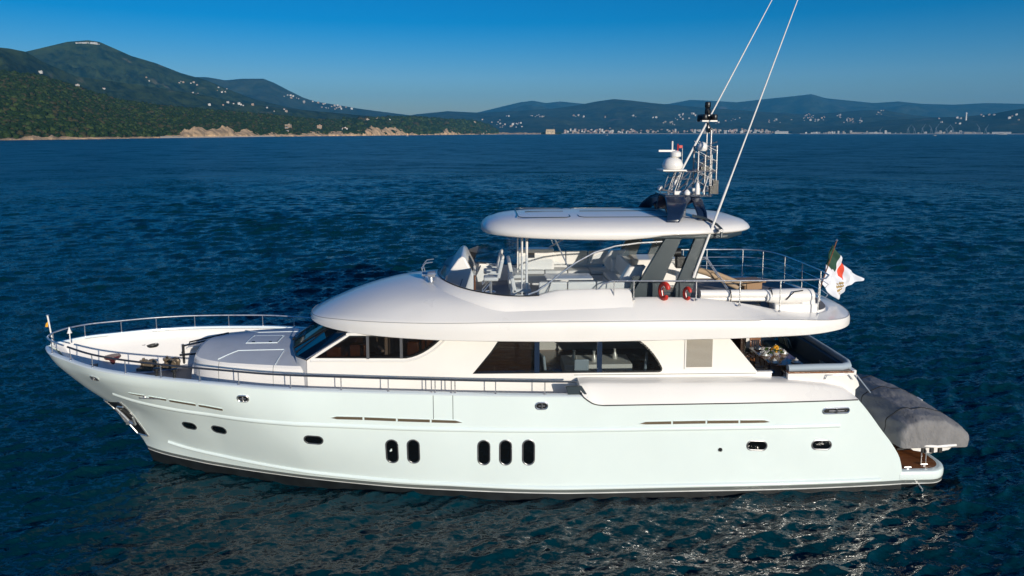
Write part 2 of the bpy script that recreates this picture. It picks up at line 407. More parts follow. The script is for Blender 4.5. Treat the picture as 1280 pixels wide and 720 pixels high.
nearsky=[(-620,163),(-420,120),(-200,78),(0,89),(60,97),(100,110),(150,126),(200,133),(260,138),(330,144),(400,150),(440,151),(470,149),(520,147),(560,151),(590,152),(612,158),(622,164)]
nearridge=[(-200,2300),(0,2350),(100,2500),(200,2600),(330,3000),(450,3700),(560,4900),(620,5900),(680,6300)]
H1=land('headland',nearsky,SHORE,nearridge,-620,622,[M['wood1']],nj=46,step=3,rough=.05,exp=.85)
H2=land('hill',[(-620,164),(-350,90),(-200,64),(0,60),(20,62),(40,66),(60,78),(100,96),(150,103),(200,110),(260,120),(300,128),(360,136),(430,142),(480,147),(560,158)],
     [(-200,2600),(560,5200)],[(-200,4200),(0,4200),(560,6000)],-620,560,[M['hill2']],nj=60,step=2.5,rough=.26)
H3=land('mountain',[(-620,164),(-200,90),(0,84),(40,66),(75,58),(92,54),(118,52),(132,54),(150,62),(170,71),(200,80),(230,92),(262,101),(290,113),(320,124),(360,134),(430,145),(500,154)],
     [(-200,4500),(500,5600)],[(-200,6200),(500,7000)],-620,500,[M['hill2']],nj=60,step=2.5,rough=.28)
H4=land('mountain',[(180,110),(240,97),(262,97),(285,101),(305,99),(332,99),(345,104),(362,113),(380,122),(395,127),(420,131),(450,136),(480,140),(560,150)],
     [(180,8800),(560,8800)],[(180,10800),(560,10800)],180,560,[M['hill3']],nj=30,step=4,rough=.14)
H5=land('coastal_hills',[(480,150),(520,143),(560,139),(600,141),(640,139),(690,136),(720,132),(745,127),(767,124),(790,126),(815,129),(860,133),(900,136),(940,139),(1000,143),(1040,141),(1075,138),(1105,138),(1140,144),(1200,150),(1280,152),(1500,150)],
     [(480,8200),(1500,8200)],[(480,11500),(1500,11500)],480,1500,[M['hill3']],nj=36,step=4,rough=.16,exp=1.1)
H6=land('harbour_hills',[(990,163),(1060,156),(1110,150),(1160,147),(1200,146),(1235,143),(1262,138),(1300,132),(1400,120),(1500,118)],
     [(990,7900),(1500,7400)],[(990,9000),(1500,8800)],990,1500,[M['hill3']],nj=24,step=4,rough=.12)
H7=land('far_range',[(540,150),(600,140),(625,134),(650,128),(666,126),(682,129),(700,127),(730,130),(790,133),(835,130),(862,125),(885,126),(920,128),(955,124),(985,121),(1012,118),(1030,123),(1060,126),(1090,129),(1120,127),(1150,130),(1190,131),(1230,129),(1280,130),(1500,126)],
     [(540,12500),(1500,12500)],[(540,17000),(1500,17000)],540,1500,[M['hill3']],nj=30,step=4,rough=.2,behind=.1)
# shore cliffs of tan rock
def zshore(q,t): return 0
def cliffs(name,prof,px0,px1,depth,seed):
    mb=MB(); rings=[]
    for q in np.arange(px0,px1+.1,1.0):
        d0=lin(q,SHORE); hpx=lin(q,prof); ring=[]
        hh=hpx*1.02/F*d0
        hh*=.85+.5*MN.fractal(Vector((q*.06,seed,0)),1.0,2,4)
        nrow=9
        for j in range(nrow):
            t=j/(nrow-1); d=d0-14-d0*.004+ (depth*d0/1500)*t
            x,y=wpos(q,d)
            off=MN.fractal(Vector((x*.03,y*.03,t*3+seed)),.9,2,5)
            z=hh*(t**.6)*(1+.22*off)-.6*(1-t)
            x2,y2=wpos(q,d+off*d0*.006)
            ring.append((x2,y2,z if j<nrow-1 else -1.5) if j else (x2,y2,-2.5))
        rings.append(ring)
    mb.loft(rings,0,caps=False,cu=False)
    return build(name,mb,[M['rock']],smooth=0,kind='structure')
cliffs('cliffs',[(-200,2),(0,2.5),(20,4),(30,6),(45,7),(52,4),(65,6),(80,5),(110,4),(150,3.5),(200,3),(222,6),(236,14),(250,15),(262,14),(285,14),(300,9),(330,6),(360,5),(400,6),(440,6),(456,9),(466,14),(480,13),(500,9),(525,5),(540,3),(556,8),(570,8),(580,3),(610,3),(680,2)],-620,680,60,1)
mbb=MB(); rr_=[]
for q in np.arange(200,345,3.):
    d0=lin(q,SHORE)-40; rr_.append([(*wpos(q,d0),-2),(*wpos(q,d0+6),1.0),(*wpos(q,d0+40),4.0),(*wpos(q,d0+60),-2)])
mbb.loft(rr_,0,caps=False,cu=False); build('beach',mbb,mat('beach_sand',(.62,.52,.40),.9,spec=.1),kind='structure')
mbb=MB(); rr_=[]
for q in np.arange(620,1500,10.):
    rr_.append([(*wpos(q,7850 if q<1000 else 7300),-2),(*wpos(q,7860 if q<1000 else 7310),5),(*wpos(q,8700),7),(*wpos(q,8750),-2)])
mbb.loft(rr_,0,caps=False,cu=False); build('waterfront',mbb,mat('quay_stone',(.32,.30,.27),.9,spec=.1),kind='structure')
# surface lookup for placing trees and houses
from mathutils.bvhtree import BVHTree
def bvh(o):
    return BVHTree.FromPolygons([v.co[:] for v in o.data.vertices],[p.vertices[:] for p in o.data.polygons])
def ground(b,x,y):
    h=b.ray_cast(Vector((x,y,2000)),Vector((0,0,-1))); return h[0].z if h[0] is not None else None
B={o:bvh(o) for o in (H1,H2,H3,H4,H5,H6)}
# forest: crowns of a low-poly clumpy shape scattered over the headland
def crown_shapes(k=6):
    out=[]
    for s in range(k):
        bm=bmesh.new(); bmesh.ops.create_icosphere(bm,subdivisions=2,radius=1)
        for v in bm.verts:
            nn=MN.fractal(v.co*1.7+Vector((s*9,0,0)),.8,2,3); v.co*=1+.45*nn; v.co.z*=.85
        out.append((np.array([v.co[:] for v in bm.verts]),np.array([[v.index for v in f.verts] for f in bm.faces]))); bm.free()
    return out
CS=crown_shapes()
def forest(name,b,px0,px1,n,mats,seed,cr=(4.5,8.5),dr=None,skip=None,tmax=1.0):
    rg=random.Random(seed); V=[];Fc=[];MI=[];k=0
    for _ in range(n):
        q=rg.uniform(px0,px1); d0=lin(q,SHORE); d1=lin(q,nearridge); t=rg.random()**.85*tmax
        if dr: d=rg.uniform(*dr)
        else: d=d0+12+(d1*1.01-d0)*t
        x,y=wpos(q,d); z=ground(b,x,y)
        if z is None: continue
        if skip and skip(q,t): continue
        r=rg.uniform(*cr)*(1 if rg.random()<.85 else 1.35); vs,fs=CS[rg.randrange(len(CS))]
        a=rg.random()*6.28; c,s=math.cos(a),math.sin(a)
        vv=vs.copy()*r; vv[:,2]*=rg.uniform(.75,1.25); xx=vv[:,0]*c-vv[:,1]*s; yy=vv[:,0]*s+vv[:,1]*c
        V.append(np.stack([xx+x,yy+y,vv[:,2]+z+r*.25],-1)); Fc.append(fs+k); k+=len(vs); MI.append(np.full(len(fs),rg.choice([0,0,0,1,1,2,3])))
    V=np.concatenate(V);Fc=np.concatenate(Fc);MI=np.concatenate(MI)
    me=bpy.data.meshes.new(name); me.vertices.add(len(V)); me.vertices.foreach_set('co',V.ravel().astype(np.float32))
    me.loops.add(len(Fc)*3); me.loops.foreach_set('vertex_index',Fc.ravel().astype(np.int32)); me.polygons.add(len(Fc)); me.polygons.foreach_set('loop_start',np.arange(len(Fc))*3)
    for m_ in mats: me.materials.append(m_)
    me.polygons.foreach_set('material_index',MI.astype(np.int32)); me.update(calc_edges=True)
    o=bpy.data.objects.new(name,me); COL.objects.link(o); props(o,kind='stuff'); return o
leafs=[mat('pine_green',(.014,.034,.009),.85,spec=.15,var=.4,vscale=.5),mat('oak_green',(.026,.048,.012),.85,spec=.15,var=.4,vscale=.5),
       mat('light_green',(.046,.070,.018),.85,spec=.15,var=.3,vscale=.5),mat('dry_brown',(.055,.052,.024),.9,spec=.1,var=.3,vscale=.5)]
f1=forest('forest',B[H1],-330,430,19500,leafs,5,cr=(3.4,6.4),skip=lambda q,t: (226<q<300 and t<.03))
props(f1,'dense dark green woodland covering the near headland above the tan cliffs','woodland')
f2=forest('forest',B[H1],430,622,2600,leafs,6,cr=(7,14))
props(f2,'dark woodland on the low point behind the rocky cape','woodland')
# ================================================================ TOWNS AND FAR OBJECTS
def house_mesh(kind):
    mb=MB()
    if kind==0:   # pitched roof villa
        mb.box((0,0,3),(12,9,8),0); mb.loft([[(-6.6,-5,7),(-6.6,5,7),(-6.6,0,10)],[(6.6,-5,7),(6.6,5,7),(6.6,0,10)]],1)
        for i in range(-2,3):
            for z in (2.2,5): mb.box((i*2.3,-4.52,z),(1,.1,1.5),2)
    elif kind==1: # apartment block
        mb.box((0,0,7),(20,12,16),0); mb.box((0,0,15.3),(21,13,.8),1); mb.box((3,0,17),(5,4,3),0)
        for i in range(-4,5):
            for z in (2.5,5.7,8.9,12.1): mb.box((i*2.1,-6.02,z),(1.1,.1,1.6),2)
    elif kind==2: # tower block
        mb.box((0,0,12),(15,13,26),0); mb.box((0,0,25.4),(16,14,.8),1)
        for i in range(-3,4):
            for z in range(3,25,3): mb.box((i*2.,-6.52,z),(1.1,.1,1.7),2)
    else:         # long shed
        mb.box((0,0,5),(58,24,12),0); mb.loft([[(-29.5,-12.6,11),(-29.5,12.6,11),(-29.5,0,14)],[(29.5,-12.6,11),(29.5,12.6,11),(29.5,0,14)]],1)
        for i in range(-6,7): mb.box((i*4.3,-12.03,6),(2.4,.1,3),2)
    return mb
wallc=[mat('wall_cream',(.42,.36,.29),.8),mat('wall_white',(.58,.56,.52),.8),mat('wall_ochre',(.38,.27,.18),.8),mat('wall_pink',(.36,.24,.20),.8),mat('wall_grey',(.30,.30,.30),.8)]
roofc=[mat('roof_tile',(.36,.15,.09),.85),mat('roof_grey',(.35,.34,.33),.85)]
winm=mat('far_window',(.05,.06,.07),.3)
PROT={}
def place_house(kind,wc,rc,x,y,z,rz,sc,name,label,cat,group):
    key=(kind,wc,rc)
    if key not in PROT:
        mb=house_mesh(kind); me=bpy.data.meshes.new(name); me.from_pydata(mb.v,[],mb.f)
        for mm in (wallc[wc],roofc[rc],winm): me.materials.append(mm)
        me.polygons.foreach_set('material_index',mb.m); me.update(); PROT[key]=me
    o=bpy.data.objects.new(name,PROT[key]); COL.objects.link(o); o.location=(x,y,z); o.rotation_euler.z=rz; o.scale=(sc,sc,sc)
    return props(o,label,cat,group)
rg=random.Random(21)
def facecam(px): return -bearing(px)
# waterfront town
G1='pale blocks of the town along the far waterfront'
L1='small pale town building in the crowded row along the far shore, beneath the blue hills'
for i in range(215):
    q=rg.uniform(704,985) if i<160 else rg.choice([rg.uniform(704,780),rg.uniform(880,960)]); d=rg.uniform(7900,8500); x,y=wpos(q,d)
    k=rg.choice([0,1,1,1,2]) ; place_house(k,rg.choice([0,1,1,2,3]),rg.choice([0,0,1]),x,y,4+(d-7900)*.055*(1 if q<960 else .3),facecam(q)+rg.uniform(-.3,.3),rg.choice([.7,.85,1.0,1.15,1.3]),'town_building',L1,'building',G1)
G2='white sheds and blocks of the far harbour'
L2='pale harbour shed or block on the far right shoreline, among the dockside cranes'
for i in range(52):
    q=rg.uniform(1000,1240); d=rg.uniform(7340,7650); x,y=wpos(q,d)
    k=rg.choice([0,1,1,3,3,2]) if not(1110<q<1130) else 0
    place_house(k,rg.choice([1,1,0,4]),1,x,y,5,facecam(q)+rg.uniform(-.2,.2),rg.uniform(.75,1.15),'harbour_building',L2,'building',G2)
x,y=wpos(977,7850); o=place_house(3,1,1,x,y,5,facecam(977),1.5,'warehouse','large bright white warehouse on the far shore right of the white antenna','warehouse',None); o.scale=(2.2,1.5,1.7)
x,y=wpos(1252,7330); o=place_house(3,1,1,x,y,5,facecam(1252),1,'warehouse','long pale warehouse at the far right end of the harbour front','warehouse',None); o.scale=(2.3,1.3,1.1)
# hillside villas
def find_d(b,q,row,d0,d1):
    # distance at which this bearing's ground reaches the wanted skyline row (a real spot on the slope)
    for d in np.arange(d0,d1,25.):
        x,y=wpos(q,d); z=ground(b,x,y)
        if z is not None and z>4 and z>=zat(row,q,d): return d
    return None
def villas(b,d0,d1,cl,group,label,sc,kinds=(0,0,1)):
    for (qa,qb,ra,rb,nn) in cl:
        for i in range(nn):
            q=rg.uniform(qa,qb); row=rg.uniform(ra,rb); d=find_d(b,q,row,d0,d1)
            if d is None: continue
            x,y=wpos(q,d); z=ground(b,x,y)
            if z is None: continue
            place_house(rg.choice(kinds),rg.choice([0,1,1,2]),rg.choice([0,1]),x,y,z-.5,facecam(q)+rg.uniform(-.5,.5),rg.uniform(*sc),'hillside_house',label,'house',group)
def scatter(b,cl,group,label,sc=(1,1.8)):
    for (qc,dc,sq,sdd,nn) in cl:
        for i in range(nn):
            q=qc+rg.gauss(0,sq); d=dc+rg.gauss(0,sdd); x,y=wpos(q,d); z=ground(b,x,y)
            if z is None: continue
            place_house(rg.choice([0,0,1]),rg.choice([0,1,1,2]),rg.choice([0,1]),x,y,z-.5,facecam(q)+rg.uniform(-.5,.5),rg.uniform(*sc),'hillside_house',label,'house',group)
villas(B[H5],8300,11500,[(633,636,144,146,2),(662,680,143,147,8),(624,653,154,160,16),(600,625,150,158,6),(714,730,144,147,7),(753,757,146,148,2),(790,795,145,147,2),(812,820,145,148,3),(838,870,142,150,16),(828,845,152,157,6),(1003,1030,142,152,24),(1044,1052,144,148,4),(1053,1077,148,156,18),(1088,1103,138,144,6),(958,990,150,154,7),(880,930,146,155,8)],
  'scattered villas on the far blue hills','tiny pale villa scattered on the blue hills behind the far town',(.8,1.35))
villas(B[H6],7400,9000,[(1219,1242,137,146,10),(1170,1210,148,156,6),(1255,1278,144,155,5)],'villas on the dark harbour hill','tiny pale villa on the dark hill above the right harbour',(.8,1.3))
villas(B[H3],4550,6900,[(226,236,104,107,4),(236,247,104,106,4),(249,252,106,108,2),(243,252,118,121,6),(265,292,110,117,5),(180,200,98,104,2)],'white villas on the mountain slope','white villa on the right-hand flank of the tallest mountain, above the coastal woods',(.5,.85))
villas(B[H2],2700,5900,[(262,322,130,134,11),(98,106,108,111,3),(54,57,94,96,1),(132,140,112,114,2),(330,420,134,141,6)],'houses along the foot of the left hills','pale house at the foot of the left hills, just above the dark coastal woods',(.5,.85))
villas(B[H4],8900,10800,[(350,375,119,125,7),(380,404,124,130,10),(400,448,128,137,22)],'villas on the blue slope behind the cape','pale villa on the blue slope behind the low wooded cape',(1.0,1.6))
scatter(B[H1],[(370,2700,12,60,3),(410,3000,14,80,3),(465,3500,8,60,2),(500,3800,20,100,3),(520,4000,3,60,1),(585,5000,10,80,4),(600,5300,6,80,4)],'houses among the trees of the low cape','pale house among dark trees on the low rocky cape',(.8,1.2))
# hill-top village on the summit
for i in range(16):
    q=103+i*1.9+rg.uniform(-.5,.5); x,y=wpos(q,lin(q,[(-200,6200),(500,7000)])-25); z=ground(B[H3],x,y)
    place_house(rg.choice([0,1]),rg.choice([4,4,4]),1,x,y,(z or 560)-3,facecam(q),rg.uniform(.55,.95),'summit_house','grey stone house in the row on the bare top of the tallest left mountain','house','houses on the summit of the tallest mountain')
# islet with square castle tower
q=688; D=5600; cx,cy=wpos(q,D)
mb=MB(); rings=[]
for i in range(9):
    t=i/8; rr=34*(1-t*.75)
    rings.append([(cx+ (rr*3.0*(1-.5*t))*math.cos(a)*(1+.25*MN.noise(Vector((math.cos(a)*2,math.sin(a)*2,t)))),cy+rr*math.sin(a),-2+9*t) for a in [k*6.283/22 for k in range(22)]])
mb.loft(rings,0); build('islet',mb,mat('dark_islet_rock',(.14,.11,.07),.9),smooth=0,kind='structure')
tw=root('castle_tower',(cx,cy,6),'square tan stone tower on the dark islet off the cape','tower')
mb=MB(); rz=facecam(q)
mb.box((cx,cy,19),(72,60,34),0,rz=rz,taper=.93); build('wall',mb,mat('castle_stone',(.60,.47,.30),.9,var=.3,vscale=.05),tw)
mb=MB()
for i in range(-4,5):
    mb.box((cx+i*7.6*math.cos(rz)+29*math.sin(rz),cy+i*7.6*math.sin(rz)-29*math.cos(rz),37.5),(4,3,4),0,rz=rz)
build('battlement',mb,mat('castle_stone_top',(.5,.4,.27),.9),tw)
mb=MB()
for i,z in ((-2,20),(0,22),(2,20),(1,10)): mb.box((cx+i*9*math.cos(rz)+30*math.sin(rz),cy+i*9*math.sin(rz)-29.5*math.cos(rz),z),(4,2,6),0,rz=rz)
build('window',mb,winm,tw)
mb=MB(); mb.tube([(cx+28,cy,30),(cx+28,cy,62)],1.2,6); build('mast',mb,M['steel2'],tw)
for i in range(14):
    qq=q+rg.choice([-1,1])*rg.uniform(5,13); x,y=wpos(qq,5600+rg.uniform(-25,25)); 
crm=MB()
for i in range(16):
    qq=q-10+i*1.5 ; x,y=wpos(qq,5620)
    if abs(qq-q)<5.5: continue
    vs,fs=CS[i%6]; crm.add([(v[0]*11+x,v[1]*11+y,v[2]*11+7) for v in vs],[tuple(f) for f in fs])
build('shrubs',crm,leafs[0],smooth=0,label='dark scrub growing round the foot of the islet tower',cat='scrub',kind='stuff')
# tall white tower on the hill, chimneys, cranes
x,y=wpos(1206,8600); z=ground(B[H6],x,y) or 150
tt=root('hill_tower',(x,y,z),'tall slim white tower standing on the hill above the right harbour','tower')
mb=MB(); mb.lathe([(9,-5),(8,60),(9,62),(9,70),(6,78)],(x,y,z),12); build('shaft',mb,wallc[1],tt)
mb=MB(); mb.lathe([(9.8,62),(9.8,65)],(x,y,z),12); build('gallery',mb,wallc[4],tt)
crane_m=mat('crane_steel',(.12,.16,.20),.7)
def crane(q,d,h,jib,label):
    x,y=wpos(q,d); r0=root('dock_crane',(x,y,5),label,'crane','dock cranes of the far harbour'); rz=facecam(q)
    ux,uy=math.cos(rz),math.sin(rz)
    mb=MB()
    for s in (-1,1):
        for w in (-1,1): mb.tube([(x+s*9*ux,y+s*9*uy+w*5,5),(x+s*3*ux,y+s*3*uy+w*2,5+h*.55)],.9,5)
    mb.box((x,y,5+h*.57),(10,8,3),rz=rz); build('portal',mb,crane_m,r0)
    mb=MB(); mb.tube([(x,y,5+h*.58),(x,y,5+h*.85)],1.8,6); mb.box((x-3*ux,y-3*uy,5+h*.63),(9,6,6),rz=rz); build('cab',mb,crane_m,r0)
    mb=MB(); a=(x,y,5+h*.68); b=(x+jib*ux,y+jib*uy,5+h*1.3); mb.tube([a,b],[1.5,.8],5); mb.tube([(x,y,5+h*.85),b],.4,4); mb.tube([(x,y,5+h*.85),(x-8*ux,y-8*uy,5+h*.6)],.6,4); build('jib',mb,crane_m,r0)
CRL='slim grey dock crane rising over the pale sheds of the right harbour'
for q,h,j in ((1135,62,25),(1143,55,-22),(1153,66,20),(1164,60,-20),(1170,68,22),(1183,55,25),(1191,60,-24),(1224,66,-26),(1232,58,18),(1100,45,20)): crane(q,7320,h,j,CRL)
# small boats far off
def far_boat(q,D,L,label,cat,kind='boat'):
    x,y=wpos(q,D); rz=facecam(q); r0=root('motor_boat' if kind=='boat' else 'ferry',(x,y,0),label,cat)
    T=Matrix.Translation((x,y,0))@Matrix.Rotation(rz,4,'Z')
    def tr(mb): mb.v=[tuple(T@Vector(v)) for v in mb.v]; return mb
    B_=L*.15
    mb=MB(); mb.loft([[(-L/2,0,-.2),(-L/2,0,L*.10),(-L/2-.02*L,0,L*.11)] ,[(-L*.3,-B_*.7,-.2),(-L*.3,-B_,L*.085),(-L*.3,B_,L*.085)],[(L/2,-B_,-.2),(L/2,-B_,L*.07),(L/2,B_,L*.07)]],0); build('hull',tr(mb),wallc[1],r0)
    mb=MB(); mb.box((L*.05,0,L*.11),(L*.5,B_*1.4,L*.09)); mb.box((L*.0,0,L*.18),(L*.3,B_*1.2,L*.05)); build('cabin',tr(mb),wallc[1],r0,bevel=L*.01)
    mb=MB(); mb.box((L*.05,-B_*.71,L*.12),(L*.42,.1,L*.03)); build('window',tr(mb),winm,r0)
far_boat(759,3600,11,'tiny white motor boat far out left of the mast','boat')
far_boat(1169,3400,13,'tiny white motor boat out on the water before the right harbour','boat')
far_boat(1251,5600,70,'long low white ship lying off the right end of the harbour','ship','ferry')
far_boat(509,2750,9,'little boat close under the tan rocks of the cape','boat')
# ================================================================ MOTOR YACHT
def lerp(x,xs,ys):
    if x<=xs[0]: return ys[0]
    for i in range(1,len(xs)):
        if x<=xs[i]:
            t=(x-xs[i-1])/(xs[i]-xs[i-1]); return ys[i-1]+(ys[i]-ys[i-1])*t
    return ys[-1]
def mono(x,xs,ys):
    # catmull-rom / hermite with finite-difference tangents
    n=len(xs)
    if x<=xs[0]: return ys[0]
    if x>=xs[-1]: return ys[-1]
    i=1
    while xs[i]<x: i+=1
    a,b=i-1,i
    def tan(k):
        if k==0: return (ys[1]-ys[0])/(xs[1]-xs[0])
        if k==n-1: return (ys[-1]-ys[-2])/(xs[-1]-xs[-2])
        d0=(ys[k]-ys[k-1])/(xs[k]-xs[k-1]); d1=(ys[k+1]-ys[k])/(xs[k+1]-xs[k])
        if d0*d1<=0: return 0
        return 2*d0*d1/(d0+d1)
    h=xs[b]-xs[a]; t=(x-xs[a])/h
    return (2*t**3-3*t*t+1)*ys[a]+(t**3-2*t*t+t)*h*tan(a)+(-2*t**3+3*t*t)*ys[b]+(t**3-t*t)*h*tan(b)
def xstem(z): return mono(z,[-.6,0,.54,1.82,2.35,3.09,4.18,4.6],[-12.0,-12.25,-12.4,-13.28,-13.75,-14.6,-15.55,-15.75])
def zcap(x): return mono(x,[-15.6,-14.9,-14,-12.8,-11.7,-10,-8.6,-6.7,-4.15,-1.6,.46,3.3,13],[4.36,4.37,4.33,4.27,4.22,4.13,4.05,3.89,3.76,3.65,3.57,3.5,3.45])
def ztop(x):
    z=zcap(x)
    t=min(1,max(0,(x-3.3)/.6)); t=t*t*(3-2*t)
    return z+(3.2-z)*t
def xend(z): return mono(z,[-.6,.52,1.01,1.58,2.1,2.72,3.15,3.5],[14.3,14.27,14.16,13.82,13.4,12.92,12.55,12.2])
def bdeck(s): return mono(s,[0,.04,.2,.7,1.55,2.8,3.9,5.5,7,9,12],[0,.22,.5,1.11,1.73,2.5,2.93,3.3,3.52,3.61,3.63])
def bwl(s): return mono(s,[0,.05,2.25,5,7.9,10.3,15.3,20],[0,.05,1.0,1.9,2.65,3.1,3.55,3.58])
def hull_b(x,z):
    s=max(0,x-xstem(z)); w=min(1,max(0,z/4.0))**1.15
    w=w*(2-w) if x>-8 else w
    k=min(1,max(0,(x+9)/3)); w0=min(1,max(0,z/4.0))**1.25; w=w0*(1-k)+k*(w0*(2-w0))
    b=(1-w)*bwl(s)+w*bdeck(s)
    if x>8: b-= .24*((x-8)/6)**2
    return b

Y=root('motor_yacht',(0,0,0),'large white and pale mint motor yacht lying at anchor in the foreground','yacht')
NU=150
def ucurve(u): # denser at the bow
    return u**1.55
zl=[-.55,'a','b','c','mint']+list(np.linspace(0,1,19)[1:])
rings=[]
def zbands(x):
    mint=lerp(x,[-12.4,-9.7,-5.5,-1.9,3,7.4,13.5],[.56,.45,.41,.35,.29,.29,.25]); lo=max(.03,mint-.15)
    return [-.55,lo-.05,lo,lo+.035,mint]
for u in np.linspace(0,1,NU):
    ring=[]; 
    for v in range(5+18):
        z=.3 if v<5 else .5+(v-4)/18*3.3
        for _ in range(4):
            a,b=xstem(z),xend(min(z,3.5)); x=a+(b-a)*ucurve(u)
            bd=zbands(x)
            z=bd[v] if v<5 else bd[4]+(ztop(x)-bd[4])*((v-4)/18)
        a,b=xstem(z),xend(min(z,3.5)); x=a+(b-a)*ucurve(u)
        bb=hull_b(x,z) if u>0 else 0
        ring.append((x,-bb,z))
    rings.append(ring)
mb=MB(); mb.loft(rings,lambda i,j:[3,3,2,1][j] if j<4 else 0,caps=False,cu=False)
nb=len(rings[0])
mb.mirror()
# transom (raked stern face)
st=[(p[0]-.02,p[1],p[2]) for p in rings[-1]]
nr_=[]
for p in st: nr_.append([(p[0]+.0,p[1]*(1-2*k/12),p[2]) for k in range(13)])
mb.loft(nr_,0,caps=False,cu=False)
bm=None
hull=build('hull',mb,[M['hull'],M['boot'],M['bootwhite'],M['antifoul']],Y,smooth=50)
# bulwark: cap and inner face
def deckz(x): return mono(x,[-15.6,-14.3,-14.2,-10,-6,0,4],[3.5,3.42,2.98,2.95,2.92,2.9,2.9])
xsn=[-15.62+ (i/110)**1.4*(3.45+15.62) for i in range(111)]
def capring(x,s):
    zt=ztop(x); b=max(hull_b(x,zt),.0); k=min(1,b/.5); inn=max(0,b-.20*k-.02)
    return [(x,s*b,zt-.02),(x,s*(b+.012),zt+.015),(x,s*(b-.02*k),zt+.04),(x,s*(inn+.02),zt+.04),(x,s*inn,zt+.0),(x,s*inn,zt-.06)]
for nm in ('bulwark_cap',):
    mb=MB(); mb.loft([capring(x,-1) for x in xsn],0,caps=False,cu=False); mb.mirror(); build(nm,mb,M['cap'],Y,smooth=50)
mb=MB(); rr=[]
def inb(x,z):
    xc=max(x,xstem(z)+.22); return xc,max(0,hull_b(xc,z)-.14)
for x in xsn:
    zt=ztop(x); b=hull_b(x,zt); k=min(1,b/.5); inn=max(0,b-.20*k-.02); zd=deckz(x)
    row=[(x,-inn,zt-.03)]
    for t in (.15,.35,.6,.8,1.0):
        z=zt-.03+(zd-.05-zt)*t; xc,bb=inb(x,z); row.append((xc,-min(bb,max(inn,0)+0*x),z))
    rr.append(row)
mb.loft(rr,0,caps=False,cu=False); mb.mirror(); builds('bulwark',mb,M['white'],Y,smooth=50)
mb=MB(); rr=[]
for x in xsn:
    zd=deckz(x); xc,b=inb(x,zd); b=max(.01,b+.03); m_=max(0,b-(.55 if x>-14.2 else 0)); rr.append([(xc,-b,zd),(xc,-m_-.001,zd+.01),(xc,0,zd+.03),(xc,m_+.001,zd+.01),(xc,b,zd)])
mb.loft(rr,lambda i,j:1 if (j in (0,3) and xsn[i]>-14.2) else 0,caps=False,cu=False); build('deck',mb,[M['teakgrey'],M['white_rough']],Y,smooth=0)
# foredeck white margin boards & low white seat in the bow
def hullpath(pts,off=.0):
    out=[]
    for x,z in pts: out.append((x,-(hull_b(x,z)+off),z))
    return out
def ringstrip(pts,prof):  # sweep a small profile (outward, up) along the hull
    rr=[]
    for x,z in pts:
        rr.append([(x,-(hull_b(x,z+dz)+o),z+dz) for o,dz in prof])
    return rr
def dens(pts,n):
    xs=[p[0] for p in pts]; zs=[p[1] for p in pts]
    return [(x,mono(x,xs,zs)) for x in np.linspace(xs[0],xs[-1],n)]
strk=dens([(-12.5,3.2),(-11.76,3.07),(-11,2.97),(-9.77,2.84),(-8.46,2.76),(-6.78,2.71),(-5.2,2.66),(-1.87,2.51),(3.07,2.40),(7.3,2.39),(11.9,2.36)],130)
mb=MB(); prof=[(.0,-.11),(.035,-.10),(.055,-.05),(.05,.0),(.0,.06)]
mb.loft(ringstrip(strk,prof),0,cu=False,caps=False); mb.mirror(); builds('styling_strake',mb,M['hull'],Y,smooth=60)
spr=dens([(-11.2,1.02),(-10.4,.90),(-9.6,.83),(-7.2,.66),(-5.5,.57),(-1.9,.45),(3.1,.36),(7.4,.37),(13.5,.33)],130)
mb=MB(); mb.loft(ringstrip(spr,[(0,-.09),(.06,-.05),(.08,-.01),(.06,.03),(0,.07)]),0,cu=False,caps=False); mb.mirror(); builds('spray_rail',mb,M['hull'],Y,smooth=60)
def stad(rx,rz,n=10):  # stadium outline
    pts=[]
    if rz>=rx:
        h=rz-rx
        for k in range(n+1): a=math.pi*k/n; pts.append((rx*math.cos(a),h+rx*math.sin(a)))
        for k in range(n+1): a=math.pi+math.pi*k/n; pts.append((rx*math.cos(a),-h+rx*math.sin(a)))
    else:
        h=rx-rz
        for k in range(n+1): a=-math.pi/2+math.pi*k/n; pts.append((h+rz*math.cos(a),rz*math.sin(a)))
        for k in range(n+1): a=math.pi/2+math.pi*k/n; pts.append((-h+rz*math.cos(a),rz*math.sin(a)))
    return pts
def on_hull_ring(cx,cz,pts,off,s=-1,rot=0):
    c,sn=math.cos(rot),math.sin(rot)
    return [(cx+p*c-q*sn, s*(hull_b(cx+p*c-q*sn,cz+p*sn+q*c)+off), cz+p*sn+q*c) for p,q in pts]
def porthole(cx,cz,rx,rz,rot=0,kind='porthole'):
    # deep moulded rim: outer lip, crown, inner bevel down to the pane
    mb=MB(); f=lambda d,off: on_hull_ring(cx,cz,stad(rx+d,rz+d),off,-1,rot)
    mb.loft([f(.03,-.01),f(.028,.012),f(.01,.02),f(-.005,.018),f(-.02,.006)],0,caps=False); fr=build(kind,mb,M['steel2'] if kind=='porthole' else M['hull'],Y,smooth=50)
    mb=MB(); p=f(-.018,.008); mb.add(p,[tuple(range(len(p)))]); build('pane',mb,M['port'],fr,smooth=0)
for x,z in ((-2.94,1.65),(-2.24,1.65),(.06,1.62),(.77,1.62),(1.52,1.62)): porthole(x,z,.185,.43)
for x,z,w in ((-9.94,2.11,.25),(-8.83,2.09,.26),(-5.49,2.05,.30),(9.10,1.71,.33),(11.32,1.66,.33)): porthole(x,z,w,.15,rot=-.06)
